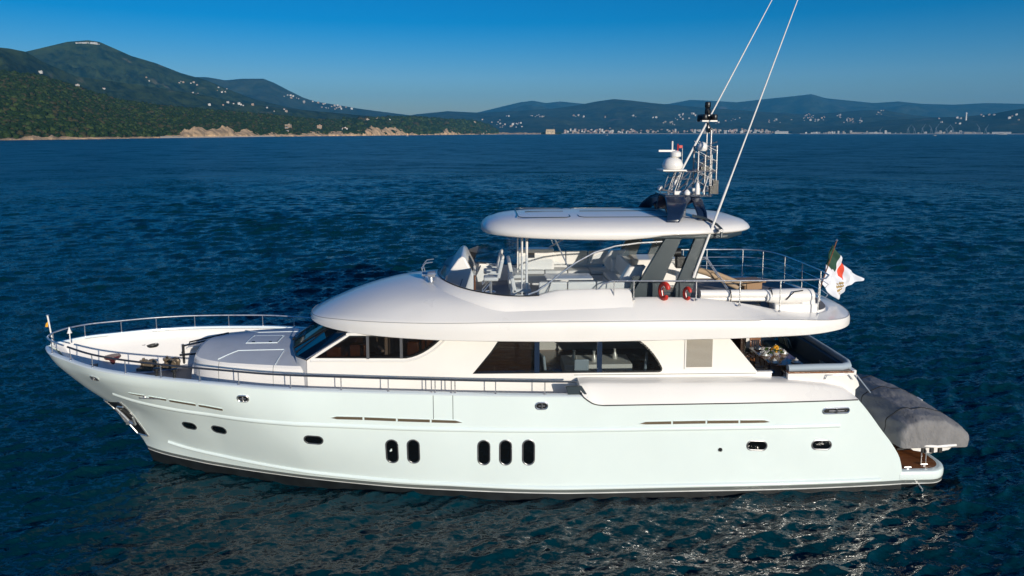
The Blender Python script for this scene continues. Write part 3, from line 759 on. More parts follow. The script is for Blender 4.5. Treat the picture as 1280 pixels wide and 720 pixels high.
def stub(cx,cz,rx,rz,name='fairlead'):
    mb=MB(); f=lambda d,off: on_hull_ring(cx,cz,stad(rx+d,rz+d),off)
    mb.loft([f(.05,-.01),f(.045,.03),f(.02,.045),f(0,.03)],0,caps=False); fr=build(name,mb,M['steel'],Y,smooth=50)
    mb=MB(); p=f(0,.012); mb.add(p,[tuple(range(len(p)))]); build('opening',mb,M['black'],fr,smooth=0)
    mb=MB(); mb.tube([(cx,-(hull_b(cx,cz)+.05),cz-rz*.9),(cx,-(hull_b(cx,cz)+.05),cz+rz*.9)],.035,8)
    mb.tube([(cx-rx*.6,-(hull_b(cx,cz)+.04),cz),(cx+rx*.6,-(hull_b(cx,cz)+.04),cz)],.02,6); build('roller',mb,M['steel2'],fr)
stub(-7.63,3.56,.16,.09); stub(1.94,3.22,.17,.09); stub(11.75,2.85,.43,.07); stub(-12.86,3.89,.15,.05)
mb=MB(); p=on_hull_ring(7.87,1.6,stad(.07,.07),.004); p2=on_hull_ring(7.87,1.6,stad(.07,.07),.03); mb.loft([p,p2],0,caps=False); mb.add(on_hull_ring(7.87,1.6,stad(.06,.06),.012),[tuple(range(22))]); build('drain',mb,M['black'],Y)
def slots(segs):
    for a,b in segs:
        (x0,z0,h0),(x1,z1,h1)=a,b
        n=14; lo=[];hi=[]
        for k in range(n+1):
            t=k/n; x=x0+(x1-x0)*t; z=z0+(z1-z0)*t; h=h0+(h1-h0)*t; lo.append((x,z-h)); hi.append((x,z+h))
        P=lambda L,off:[(x,-(hull_b(x,z)+off),z) for x,z in L]
        mb=MB(); rim=[(x,z-.018) for x,z in lo]; rimh=[(x,z+.018) for x,z in hi]
        mb.loft([P(rim,.0),P(rim,.02),P(lo,.02),P(lo,.005)],0,caps=False,cu=False); mb.loft([P(rimh,.0),P(rimh,.02),P(hi,.02),P(hi,.005)],0,caps=False,cu=False)
        fr=build('air_vent',mb,M['hull'],Y)
        mb=MB(); mb.loft([P(lo,.007),P(hi,.007)],0,caps=False,cu=False); build('vent_panel',mb,M['bronze'],fr,smooth=0)
slots([((-4.86,2.90,.0),(-4.66,2.90,.05)),((-4.66,2.90,.05),(-3.84,2.87,.05)),((-3.78,2.865,.05),(-2.77,2.81,.05)),((-2.71,2.805,.05),(-1.68,2.76,.05)),((-1.62,2.755,.05),(-.85,2.72,.045)),((-.85,2.72,.045),(-.62,2.69,.0)),
 ((-11.7,3.42,.02),(-11.1,3.38,.035)),((-10.95,3.36,.035),(-10.34,3.30,.04)),((-10.24,3.28,.045),(-9.34,3.17,.045)),((-9.24,3.155,.045),(-8.42,3.06,.045)),
 ((5.15,2.55,.0),(5.35,2.57,.045)),((5.35,2.57,.045),(6.2,2.57,.05)),((6.26,2.57,.05),(7.34,2.57,.05)),((7.40,2.57,.05),(8.44,2.56,.05)),((8.50,2.56,.05),(9.3,2.55,.045)),((9.3,2.55,.045),(9.5,2.53,.0))])
# boarding gate seams
mb=MB()
for x in (-1.56,-.93): mb.tube([(x,-(hull_b(x,z)+.002),z) for z in (2.8,3.2,3.62)],.011,4)
builds('gate_seam',mb,M['boot'],Y)
# anchor pocket: dark recess plate wrapped on the stem, anchor in it
mb=MB()
pk=[]
for k in range(15):
    t=k/14; A_=(-13.66+.84*t,2.40-1.38*t); B_=(-12.50+.44*t,2.74-1.62*t)
    row=[]
    for j in range(8):
        x=A_[0]+(B_[0]-A_[0])*j/7; z=A_[1]+(B_[1]-A_[1])*j/7; x=max(x,xstem(z)+.03); row.append((x,-(hull_b(x,z)+.012),z))
    pk.append(row)
mb.loft(pk,0,caps=False,cu=False); ap=build('anchor_pocket',mb,M['antifoul'],Y,smooth=0)
mb=MB(); mb.tube([(r_[0][0],r_[0][1]-.01,r_[0][2]) for r_ in pk]+[(q[0],q[1]-.01,q[2]) for q in pk[-1]]+[(r_[-1][0],r_[-1][1]-.01,r_[-1][2]) for r_ in pk[::-1]],.028,6,closed=True); build('pocket_rim',mb,M['steel'],ap)
mb=MB()
def hp(x,z,o=.08): return (x,-(hull_b(x,z)+o),z)
mb.tube([hp(-13.0,2.3),hp(-12.8,2.0,.1),hp(-12.6,1.7,.12)],.055,8)
for dx in (-.3,.32):
    mb.tube([hp(-12.55,1.75,.12),hp(-12.55+dx*.7,1.72,.16),hp(-12.6+dx,2.05,.14)],[.07,.06,.03],7)
mb.box(hp(-12.55,1.72,.12),(.28,.12,.14)); mb.tube([hp(-12.8,2.45,.08),hp(-12.5,2.5,.08)],.03,6)
build('anchor',mb,M['steel'],Y)
# coaming (raised moulded bulwark aft) port and starboard
def coam(x):
    zt=lerp(x,[3.2,3.5,5,9,10.5,11.6,12.2,12.5],[3.84,3.86,3.82,3.80,3.74,3.62,3.48,3.24]); zb=lerp(x,[3.2,3.3,3.45,3.6,3.75,3.95,12.5],[3.66,3.5,3.38,3.28,3.235,3.21,3.21])
    bo=hull_b(x,3.2); zt=max(zt,zb+.02); h=zt-zb
    return [(x,-(bo-.01),zb),(x,-(bo+.035),zb+.015),(x,-(bo-.06),zb+h*.35),(x,-(bo-.20),zb+h*.78),(x,-(bo-.27),zb+h*.95),(x,-(bo-.34),zt),(x,-(bo-.75),zt+.02),(x,-(bo-.9),zt-.0),(x,-(bo-.9),zb-.1)]
mb=MB(); mb.loft([coam(x) for x in list(np.linspace(3.2,4.0,14))+list(np.linspace(4.1,12.5,50))],0,cu=False,caps=False)
e=coam(12.5); mb.add(e,[tuple(range(len(e)))]); e=coam(3.2); mb.add(e,[tuple(range(len(e)))]); mb.mirror(); builds('coaming',mb,M['white'],Y,smooth=45)
def cl(x):
    c=coam(x)[0]; return (c[0],c[1]-.035,c[2]-.012)
mb=MB(); mb.tube([(3.22,-(hull_b(3.2,3.5)+.03),3.66)]+[cl(x) for x in list(np.linspace(3.25,4.1,14))+list(np.linspace(4.2,12.48,40))],.017,6); mb.mirror(); builds('coaming_seam',mb,M['black'],Y)
# swim platform
HB_=hull_b(14.25,.3)+.012
def plat_out(d,n=8):
    pts=[(14.2,-HB_+d),(14.6,-HB_+d)]
    x1,y1,r=16.12-d,-HB_+d,max(.1,.85-d)
    for k in range(n+1): a=-math.pi/2+math.pi/2*k/n; pts.append((x1-r+r*math.cos(a),y1+r+r*math.sin(a)))
    q=pts+[(x,-y) for x,y in pts[::-1]]
    return q
def pr(d,z): return [(x,y,z) for x,y in plat_out(d)]
mb=MB(); mb.loft([pr(.4,-.5),pr(.10,-.03),pr(.03,.10),pr(.025,.135),pr(.015,.25),pr(.005,.27),pr(0,.34),pr(0,.46),pr(.03,.53),pr(.10,.555),pr(.16,.55)],lambda i,j:[3,3,2,1,0,0,0,0,0,0][i],caps=False)
mb.add(pr(.16,.548),[tuple(range(len(plat_out(0))))],0)
build('swim_platform',mb,[M['hull'],M['boot'],M['bootwhite'],M['antifoul']],Y,smooth=45)
mb=MB(); mb.add(pr(.22,.558),[tuple(range(len(plat_out(0))))]); build('platform_deck',mb,M['teakwet'],Y,smooth=0)
mb=MB()
for yy in (-2.6,-2.35): mb.tube([(15.55,yy,.56),(15.55,yy,.98)],.022,7)
mb.tube([(15.55,-2.6,.98),(15.55,-2.35,.98)],.022,7)
for x,y in ((15.3,-2.9),(15.3,2.9),(14.6,-3.1)):
    mb.tube([(x-.12,y,.60),(x+.12,y,.60)],.025,7); mb.box((x,y,.575),(.08,.05,.05))
mb.tube([(14.9,-3.2,.10),(14.9,-3.52,.0),(14.9,-3.5,-.2)],.03,6)
builds('platform_fitting',mb,M['steel'],Y)
# ---- rails on the bulwark
def capy(x,ins=.1): return hull_b(x,ztop(x))-ins*min(1,hull_b(x,ztop(x))/.6)
xr=[-15.35+ (i/60)**1.3*(3.1+15.35) for i in range(61)]
top=[(x,-capy(x),ztop(x)+.47) for x in xr]
bowp=[(-15.44,-.13,ztop(-15.4)+.47),(-15.47,0,ztop(-15.4)+.47),(-15.44,.13,ztop(-15.4)+.47)]
mb=MB(); star=[(x,-y,z) for x,y,z in top if x<-3.0]
mb.tube(top[::-1][:-8],.034,8); rail=build('guard_rail',mb,M['steel_shaded'],Y)
mb=MB(); mb.tube(top[:8][::-1]+bowp+star,.029,8); rail=build('guard_rail',mb,M['steel'],Y)
mb=MB()
sx=[-14.9,-13.9,-12.85,-11.55,-10.3,-9.0,-7.75,-6.1,-4.5,-3.0,-1.62,-1.5,-.98,-.86,.45,2.05]
for x in sx:
    for s in (-1,1):
        if s==1 and x>-4.0: continue
        y=s*capy(x); z=ztop(x)
        mb.tube([(x,y,z+.03),(x,y,z+.47)],.017,7); mb.lathe([(.045,.03),(.045,.05),(.02,.075)],(x,y,z),10)
mb.tube([(-15.44,0,4.38),(-15.46,0,4.83)],.02,7)
builds('stanchion',mb,M['steel'],Y)
# mid wire
# dark quadrant where the rail meets the coaming
mb=MB(); mb.prism([(2.72,3.83),(3.25,3.83),(3.32,3.72),(3.42,3.56),(2.80,3.56)],'y',-3.6,-3.48); build('gate_plate',mb,M['slate'],Y,bevel=.02)
# ---- foredeck trunk cabin (coachroof)
def crk(x):
    w=lerp(x,[-10.15,-10.0,-9.7,-9.2,-8.5,-7.5,-6.6,-5.6],[.75,1.15,1.5,1.85,2.1,2.32,2.48,2.62])
    return w
mb=MB(); rr=[]
def crring(x,w,drop=0):
    zt=4.28-drop; cz=.22
    pts=[(x,-w-.10,2.85),(x,-w-.04,zt-.22),(x,-w,zt-.08),(x,-w+.07,zt)]
    for k in range(1,8):
        y=-w+.07+(2*w-.14)*k/8; pts.append((x,y,zt+cz*(1-(y/w)**2)))
    pts+= [(a,-b,c) for a,b,c in pts[:4][::-1]]
    return pts
rr.append([(x_-.0,y_,min(z_,3.5)) for x_,y_,z_ in crring(-10.32,.7,.6)])
for x,d in ((-10.27,.45),(-10.2,.2),(-10.1,.06),(-9.95,0),(-9.7,0),(-9.4,0),(-9.0,0),(-8.5,0),(-8,0),(-7.5,0),(-7,0),(-6.5,0),(-6,0),(-5.5,0)): rr.append(crring(x,crk(x),d))
mb.loft(rr,lambda i,j:1 if 3<=j<=10 and i>2 else 0,caps=True,cu=False); build('coachroof',mb,[M['white'],M['white_rough']],Y,smooth=18)
def crz(x,y): return 4.28+.22*(1-(y/crk(x))**2)
mb=MB()
def deckline(pts,closed=True,r=.012):
    q=[]
    n=len(pts)
    for i in range(n if closed else n-1):
        a=pts[i]; b=pts[(i+1)%n]
        for k in range(6): x=a[0]+(b[0]-a[0])*k/6; y=a[1]+(b[1]-a[1])*k/6; q.append((x,y,crz(x,y)+.004))
    if not closed: q.append((*pts[-1],crz(*pts[-1])+.004))
    mb.tube(q,r,5,closed=closed)
deckline([(-9.0,-1.75),(-8.5,-1.15),(-6.9,-1.15),(-6.9,-2.3)],False,.02); deckline([(-9.0,1.75),(-8.5,1.15),(-6.9,1.15),(-6.9,2.3)],False,.02)
builds('sunpad_seam',mb,M['cap'],Y)
mb=MB(); deckline([(-8.45,-.45),(-7.35,-.45),(-7.35,.45),(-8.45,.45)],True,.025)
hf=build('deck_hatch',mb,M['cap'],Y)
mb=MB(); mb.add([(-8.4,-.42,crz(-8.4,-.42)+.02),(-7.4,-.42,crz(-7.4,-.42)+.02),(-7.4,.42,crz(-7.4,.42)+.02),(-8.4,.42,crz(-8.4,.42)+.02),(-8.4,0,crz(-8.4,0)+.02),(-7.4,0,crz(-7.4,0)+.02)],[(0,1,5,4),(4,5,2,3)]); build('hatch_lid',mb,M['white_rough'],hf)
mb=MB(); 
for x in (-8.2,-7.6): mb.box((x,-.4,crz(x,-.4)+.035),(.1,.03,.03))
builds('hatch_hinge',mb,M['black'],hf)
mb=MB()
for x in (-8.9,-6.95):
    w=crk(x); mb.tube([(x,-w-.062,3.5),(x,-w-.046,4.06),(x,-w-.006,4.20),(x,-w+.05,4.283)],.008,4)
builds('panel_seam',mb,M['boot'],Y)
# ---- bow deck gear
g=MB(); g.lathe([(.16,0),(.15,.05),(.09,.10),(.085,.42),(.15,.52),(.27,.56),(.29,.60),(.27,.66),(.1,.69),(.0,.695)],(-13.95,1.05,2.98),20)
build('bow_light_bollard',g,mat('dark_maroon',(.09,.02,.02),.35,coat=.3),Y)
g=MB()
for (x,y) in ((-12.95,1.35),(-12.15,1.55)):
    g.lathe([(.20,0),(.20,.08),(.12,.12),(.10,.24),(.15,.30),(.15,.36),(.05,.38),(.05,.44),(.0,.44)],(x,y,2.98),16)
    g.lathe([(.0,-.22),(.17,-.22),(.19,-.1),(.12,-.05),(.12,.05),(.19,.1),(.17,.22),(0,.22)],(x+.25,y,3.16),16,axis='y')
    g.box((x+.1,y,3.03),(.6,.42,.1)); g.tube([(x-.9,y*.6+.2,3.02),(x-.2,y,3.06)],.04,6)
g.tube([(-12.8,1.4,3.1),(-12.5,1.45,3.06),(-12.2,1.5,3.12)],.05,6)
builds('windlass',g,M['bronze'],Y,bevel=.01)
def bitt(x,y,z,rz=0):
    g=MB(); c,s=math.cos(rz),math.sin(rz)
    g.box((x,y,z+.02),(.75,.22,.04),rz=rz)
    for k in (-.22,.22):
        px,py=x+k*c,y+k*s; g.lathe([(.075,.03),(.065,.08),(.065,.32),(.095,.34),(.095,.38),(0,.39)],(px,py,z),12); g.tube([(px-.17*c,py-.17*s,z+.24),(px+.17*c,py+.17*s,z+.24)],.025,6)
    build('mooring_bitt',g,M['steel'],Y)
bitt(-13.0,2.05,3.42,.5); bitt(-10.9,-2.6,3.3,-.15)
g=MB(); g.lathe([(.0,0),(.26,0),(.28,.04),(.27,.10),(.1,.14),(0,.14)],(-12.95,2.15,3.66),18); build('hose_reel',g,M['black'],Y)
g=MB(); g.box((-13.0,2.08,3.36),(1.1,.34,.1),rz=.5); build('bitt_shelf',g,M['white'],Y,bevel=.02)
# stowed gangway on the far side
g=MB(); g.box((-10.9,2.35,3.72),(1.5,.42,.06),rz=.12,ry=-.22)
gw=build('folding_gangway',g,M['white'],Y,bevel=.01)
g=MB()
for dy in (-.26,.26): g.tube([(-11.75,2.25+dy,3.4),(-11.65,2.25+dy,3.7),(-10.15,2.45+dy,4.0)],.03,7)
g.tube([(-11.8,1.9,3.35),(-10.2,2.0,3.45),(-10.05,2.1,3.95)],.04,7); g.tube([(-11.7,2.0,2.95),(-11.7,2.0,3.75)],.05,8); build('gangway_frame',g,M['black'],gw)
# low white lockers and the mat just inside the port bulwark
g=MB(); g.box((-13.4,-.85,3.3),(.7,.35,.6),rz=-.6); g.box((-12.4,-1.5,3.3),(.75,.35,.6),rz=-.4)
builds('deck_locker',g,M['white'],Y,bevel=.03)
g=MB()
for x,y in ((-10.5,-3.0),(-9.9,-3.1)): g.lathe([(.05,0),(.05,.5),(.10,.52),(.10,.6),(.0,.62)],(x,y,3.85),10)
builds('rail_lamp',g,M['black'],Y)
g=MB()
for x in (-9.6,-9.1,-8.7): g.box((x,-3.05,deckz(x)+.82),(.38,.28,.12),rz=.1)
builds('line_bag',g,M['cap'],Y,bevel=.04)
# jackstaff, horn light at the stem
g=MB(); g.tube([(-15.5,.05,4.38),(-15.62,.05,5.45)],[.022,.03],8); js=build('jackstaff',g,M['white'],Y)
g=MB(); g.lathe([(.05,0),(.05,.04),(0,.05)],(-15.62,.05,5.45),8); build('finial',g,M['steel'],js)
g=MB(); g.tube([(-14.95,.15,4.4),(-14.95,.15,4.78)],.02,7); g.lathe([(.09,0),(.07,.04),(.035,.14),(.015,.22),(0,.23)],(-14.95,.15,4.78),12); build('anchor_light',g,M['white'],Y)
# ================================================================ HOUSE
HS=-2.75
def rrect(pts): return pts
side=[(-5.75,3.0),(-5.75,4.55),(-4.42,5.46),(8.08,5.46),(9.38,3.92),(9.85,3.92),(9.85,3.0)]
def curve(a,b,c,n=6): return [tuple((1-t)**2*a[i]+2*t*(1-t)*b[i]+t*t*c[i] for i in (0,1)) for t in [k/n for k in range(n+1)]]
win_f=[(-5.50,4.63),(-4.33,5.38),(-1.22,5.34)]+curve((-1.22,5.34),(-1.85,4.66),(-2.5,4.58),7)[1:]
win_s=[(-.30,4.02),(.30,4.76),(.66,5.30),(4.95,5.26)]+curve((4.95,5.26),(5.6,5.05),(6.06,4.20),7)[1:]+curve((6.06,4.20),(6.16,3.99),(5.95,3.98),4)[1:]
for s,nm in ((-1,'house_side'),(1,'house_side')):
    mb=MB(); y0,y1=(s*2.75,s*2.63); mb.prism(side,'y',min(y0,y1),max(y0,y1),holes=[win_f,win_s]); hsd=build(nm,mb,M['white'],Y,smooth=25)
    for w,cuts,gm in ((win_f,[-3.75,-2.65],'dglass'),(win_s,[1.85,3.95],'sglass')):
        # dark frame (inside edge) and panes
        mb=MB(); cx=sum(p[0] for p in w)/len(w); cz=sum(p[1] for p in w)/len(w)
        n=len(w)
        def inset(d):
            out=[]
            for i in range(n):
                a=Vector(w[i-1]);b=Vector(w[i]);c=Vector(w[(i+1)%n]); e1=(b-a).normalized(); e2=(c-b).normalized()
                nrm=Vector((-(e1.y+e2.y),e1.x+e2.x)); nrm.normalize(); 
                if nrm.dot(Vector((cx,cz))-b)<0: nrm=-nrm
                out.append((b.x+nrm.x*d,b.y+nrm.y*d))
            return out
        ii=inset(.055)
        P=lambda L,y:[(a,y,b) for a,b in L]
        mb.loft([P(w,s*2.752),P(ii,s*2.756),P(ii,s*2.69),P(w,s*2.66)],0,caps=False); fr=build('side_window',mb,M['black'],Y,smooth=0)
        mb=MB(); mb.prism(ii,'y',s*2.705-.004,s*2.705+.004); build('pane',mb,M[gm],fr,smooth=0)
        mb=MB()
        for c_ in cuts: mb.box((c_,s*2.735,(4.98 if w is win_f else 4.64)),(.09 if w is win_f else .17,.06,.80 if w is win_f else 1.26))
        builds('mullion',mb,M['navy'] if w is win_s else M['steel2'],fr,smooth=0)
    # raised lip under the pilothouse window
    mb=MB(); lip=[(-5.62,4.56),(-2.55,4.51)]+curve((-2.55,4.51),(-1.7,4.6),(-1.1,5.32),8)[1:]
    mb.tube([(a,s*2.76,b-.02) for a,b in lip],.035,6); build('window_lip',mb,M['white'],Y)
# vent grille
mb=MB(); mb.box((7.33,-2.765,4.66),(1.0,.03,1.16)); vg=build('vent_grille',mb,M['white'],Y,bevel=.01)
mb=MB()
for k in range(26): mb.box((7.33,-2.785,4.17+k*.0385),(.88,.02,.024),rx=.5)
build('louvre',mb,M['grille'],vg,smooth=0)
# seam lines on the house
mb=MB()
for a,b in (((8.35,4.9),(8.35,3.9)),((-.55,3.55),(-.55,4.0))): pass
mb.tube([(3.1,-2.755,3.93),(9.3,-2.755,3.90)],.010,4); mb.tube([(6.85,-2.757,5.4),(6.85,-2.757,5.28)],.008,4)
builds('moulding_seam',mb,M['boot'],Y)
# front of the pilothouse: lower breast and raked glass
base=[(-5.76,-2.75),(-6.18,-2.35),(-6.52,-1.4),(-6.72,-.5),(-6.72,.5),(-6.52,1.4),(-6.18,2.35),(-5.76,2.75)]
topp=[(-4.44,-2.74),(-4.74,-2.3),(-5.02,-1.4),(-5.18,-.5),(-5.18,.5),(-5.02,1.4),(-4.74,2.3),(-4.44,2.74)]
mb=MB(); mb.loft([[(x,y,3.3) for x,y in base],[(x,y,4.56) for x,y in base]],0,caps=False,cu=False); mb.loft([[(x,y,4.56) for x,y in base],[(x+.12,y*.97,4.60) for x,y in base]],0,caps=False,cu=False); build('house_front',mb,M['white'],Y,smooth=30)
mb=MB(); mb.loft([[(x,y,4.58) for x,y in base],[(x,y,5.47) for x,y in topp]],0,caps=False,cu=False); ws=build('windscreen',mb,M['wglass'],Y,smooth=0)
mb=MB()
for i in (0,2,5,7): mb.tube([(base[i][0]-.01,base[i][1],4.58),(topp[i][0]-.01,topp[i][1],5.46)],.035,6)
mb.tube([(x-.01,y,4.59) for x,y in base],.03,6); build('windscreen_frame',mb,M['black'],ws)
mb=MB(); mb.tube([(-5.77,-2.77,4.60),(-4.43,-2.77,5.42)],.02,6); build('corner_trim',mb,M['steel'],ws)
mb=MB()
for y in (-1.9,-.3,1.3):
    x0=lerp(y,[-2.75,-.5,.5,2.75],[-5.9,-6.76,-6.76,-5.9]); mb.box((x0-.02,y,4.60),(.1,.14,.1)); a=Vector((x0-.03,y,4.66)); b=Vector((x0+.85,y+.35,5.22)); mb.tube([a,b],.014,5); mb.tube([b+Vector((-.35,-.05,-.2)),b+Vector((.2,.05,.13))],.018,5)
build('wiper',mb,M['black'],ws)
# inside: floor, panelling, helm and saloon furniture
mb=MB(); mb.box((1.9,0,3.12),(15.2,5.3,.06)); build('cabin_sole',mb,M['wood'],Y,smooth=0)
mb=MB(); mb.box((-.7,0,4.3),(.08,5.2,2.3)); mb.box((-1.9,1.1,4.2),(.08,1.6,2.1)); mb.box((8.05,1.9,4.3),(.08,1.5,2.3)); mb.box((8.05,-1.9,4.3),(.08,1.5,2.3)); builds('bulkhead',mb,M['wood'],Y,smooth=0)
mb=MB(); mb.box((-4.95,-2.35,4.72),(.5,.12,.34)); mb.box((-1.95,-2.45,4.95),(.12,.1,.8)); mb.box((-1.6,-2.45,4.95),(.5,.06,.6)); mb.box((-5.1,0,4.25),(1.1,4.6,.6)); mb.box((-4.2,-1.9,4.55),(.55,.35,.6)); mb.box((-2.3,-2.3,4.55),(.4,.3,1.0)); builds('helm_dash',mb,M['wood'],Y,bevel=.04)
mb=MB()
for y in (-1.3,.2): mb.box((-3.6,y,4.0),(.6,.6,.15)); mb.box((-3.3,y,4.5),(.12,.58,.95)); mb.tube([(-3.6,y,3.1),(-3.6,y,4.0)],.06,8)
builds('pilot_seat',mb,M['cushion'],Y,bevel=.04)
mb=MB()
for k in range(24): mb.box((.78,-2.55,4.07+k*.05),(2.0,.016,.045),rx=.3)
build('window_blind',mb,M['darkwood'],Y,smooth=0)
# ================================================================ UPPER DECK SHELL (brow)
NF,NS,NC=26,30,14
def outline(xf,xs0,xs1,xe,b,nf=2.1,na=2.6):
    pts=[]
    for k in range(NF+1):
        a=math.pi/2*k/NF; pts.append((xs0-(xs0-xf)*max(0,math.cos(a))**(2/nf), -b*math.sin(a)**(2/nf) if k<NF else -b))
    for k in range(1,NS): pts.append((xs0+(xs1-xs0)*k/NS,-b))
    for k in range(NC+1):
        a=math.pi/2*k/NC; pts.append((xs1+(xe-xs1)*(math.sin(a)**(2/na)),-b*max(0,math.cos(a))**(2/na) if k<NC else 0))
    return pts
OUT=outline(-6.12,.1,10.6,12.95,3.62)
WEL=outline(-1.55,.9,11.0,12.25,2.82)
def full(h): return h+[(x,-y) for x,y in h[::-1][1:-1]]
def offs(h,d):
    out=[]; n=len(h)
    for i in range(n):
        a=Vector(h[max(0,i-1)]) if i>0 else Vector((h[1][0],-h[1][1])); c=Vector(h[i+1]) if i<n-1 else Vector((h[n-2][0],-h[n-2][1]))
        t=(c-a).normalized(); nrm=Vector((-t.y,t.x))
        if i==0: nrm=Vector((1,0))
        if i==n-1: nrm=Vector((-1,0))
        out.append((h[i][0]+nrm.x*d,h[i][1]+nrm.y*d))
    return out
def zbot(x): return mono(x,[-6.1,-5.4,-4.2,-2,0,3.5,7.7,10.4,11.6,12.95],[5.46,5.45,5.44,5.42,5.38,5.32,5.36,5.44,5.54,5.58])
def zrim(x): return mono(x,[-6.1,-4.5,-2,1,10,11.6,12.95],[5.66,5.86,5.96,6.0,5.98,5.93,5.86])
def zcr(x): return mono(x,[-1.6,0,1.5,4.4,5.3,7,9,10.5,12.3],[6.80,6.55,6.40,6.52,6.60,6.56,6.30,6.03,5.97])
def mixp(a,b,t): return [(p[0]+(q[0]-p[0])*t,p[1]+(q[1]-p[1])*t) for p,q in zip(a,b)]
rg_=[]
def R3(h,zf): return [(x,y,zf(i,x)) for i,(x,y) in enumerate(full(h))]
HF=full(OUT); NO=len(OUT)
def half(i): return i if i<NO else 2*(NO-1)-i
WX=[p[0] for p in WEL]
rings=[R3(offs(OUT,1.3),lambda i,x:5.50),R3(offs(OUT,.16),lambda i,x:zbot(x)+.03),R3(offs(OUT,.02),lambda i,x:zbot(x)),R3(offs(OUT,-.03),lambda i,x:zbot(x)+.03),
       R3(offs(OUT,-.035),lambda i,x:zbot(x)+.45*(zrim(x)-zbot(x))),R3(offs(OUT,-.015),lambda i,x:zbot(x)+.85*(zrim(x)-zbot(x))),R3(offs(OUT,.02),lambda i,x:zrim(x)-.0)]
for k in range(1,15):
    t=k/14; h=mixp(offs(OUT,.02),WEL,t)
    def zf(i,x,t=t):
        hi=half(i); zo=zrim(OUT[hi][0]); zi=zcr(WEL[hi][0]); 
        front=max(0,min(1,(.5-OUT[hi][0])/4)); g=1-(1-t)**1.45; g2=1-(1-t)**2.15
        return zo+(zi-zo)*(g*(1-front)+g2*front)
    rings.append(R3(h,zf))
crest=rings[-1]
rings.append([(x,y,z-.03) for (x,y),z in zip(full(offs(WEL,.06)),[c[2] for c in crest])])
rings.append([(x,y,6.05) for x,y in full(offs(WEL,.08))])
mb=MB(); mb.loft(rings,0,caps=False)
n0=len(rings[0]); mb.add(rings[0],[tuple(range(n0))])
build('upper_deck',mb,M['white'],Y,smooth=42)
mb=MB(); fl=[(x,y,6.06) for x,y in full(offs(WEL,.07))]; mb.add(fl,[tuple(range(len(fl)))]); build('fly_deck_floor',mb,M['floorgrey'],Y,smooth=0)
mb=MB(); mb.tube([(x,y,zrim(x)-.004) for x,y in full(offs(OUT,.004))],.011,5,closed=True); build('crease_shadow_line',mb,mat('crease_shadow_grey',(.30,.30,.30),.6),Y)  # grey tube added to draw the thin shadow line of the brow crease
# ---- flybridge coaming
CO=[p for p in WEL if p[0]<=5.25]
def cofs(d): 
    o=offs(WEL,d); return [o[i] for i in range(len(CO))]
def ctop(x): return mono(x,[-1.6,-.3,1.4,1.9,2.5,4.6,5.0,5.3],[6.98,6.80,6.66,6.68,6.84,6.88,6.86,6.82])
def cring(d,zf):
    h=cofs(d); return [(x,y,zf(CO[i][0])) for i,(x,y) in enumerate(h)]
def sweepU(prof):  # prof: list of (offset, zfunc); open U from port aft round the bow to starboard aft
    L=[]
    for d,zf in prof:
        h=cring(d,zf); L.append(h[::-1]+[(x,-y,z) for x,y,z in h[1:]])
    return [[L[j][i] for j in range(len(L))] for i in range(len(L[0]))]
mb=MB(); U=sweepU([(-.42,lambda x:zcr(x)-.22),(-.33,lambda x:zcr(x)-.03),(-.18,lambda x:zcr(x)+.55*(ctop(x)-zcr(x))),(-.05,lambda x:ctop(x)-.02),(.0,lambda x:ctop(x)),(.10,lambda x:ctop(x)),(.12,lambda x:6.06)])
mb.loft(U,0,caps=True,cu=False); build('flybridge_coaming',mb,M['white'],Y,smooth=42)
mb=MB(); U=[(x,y,z+.012) for x,y,z in [r_[0] for r_ in sweepU([(-.02,ctop)])] if x<2.0]
mb.tube(U,.022,6); build('coaming_trim',mb,M['black'],Y)
# ---- acrylic windscreen
def wtop(x): return float(np.interp(x,[-1.6,-1.2,-.3,1.75,2.6,3.1,4.2,5.3],[7.28,7.34,7.55,8.02,7.72,7.66,8.10,8.24]))
mb=MB(); L=[]
for t in (0,.25,.5,.75,1):
    h=[]
    o=offs(WEL,.0)
    for i in range(len(CO)):
        x=CO[i][0]; zb=ctop(x)+.01; z=zb+(wtop(x)-zb)*t; d=.02+.30*(z-zb); fx=max(0,min(1,(.9-x)/2.4))
        p=offs(WEL,d)[i]; h.append((p[0]+fx*.25*(z-zb),p[1],z))
    L.append(h[::-1]+[(a,-b,c) for a,b,c in h[1:]])
mb.loft(L,0,caps=False,cu=False); wsn=build('flybridge_windscreen',mb,M['acry'],Y,smooth=60)
# steel bow tube along the side screens
for s in (-1,1):
    pts=[(1.55,6.70),(1.85,6.80),(2.25,7.06),(2.7,7.40),(3.2,7.72),(3.8,8.02),(4.5,8.22),(5.3,8.32),(6.1,8.36)]
    mb=MB(); mb.tube([(x,s*(2.74-.30*(z-6.7)),z) for x,z in pts],.032,8); build('screen_tube',mb,M['steel'],wsn)
mb=MB()
for s in (-1,1): mb.tube([(2.9,s*2.42,7.56),(2.45,s*2.3,8.52)],.022,7)
builds('brace',mb,M['steel'],wsn)
mb=MB()
for x,y in ((-1.3,-1.45),(-.75,-2.1),(2.2,-2.72),(2.2,2.72),(-1.3,1.45),(-.75,2.1)): mb.tube([(x,y,6.75),(x+.12,y*.97,7.1)],.018,6)
builds('screen_bracket',mb,M['steel2'],wsn)
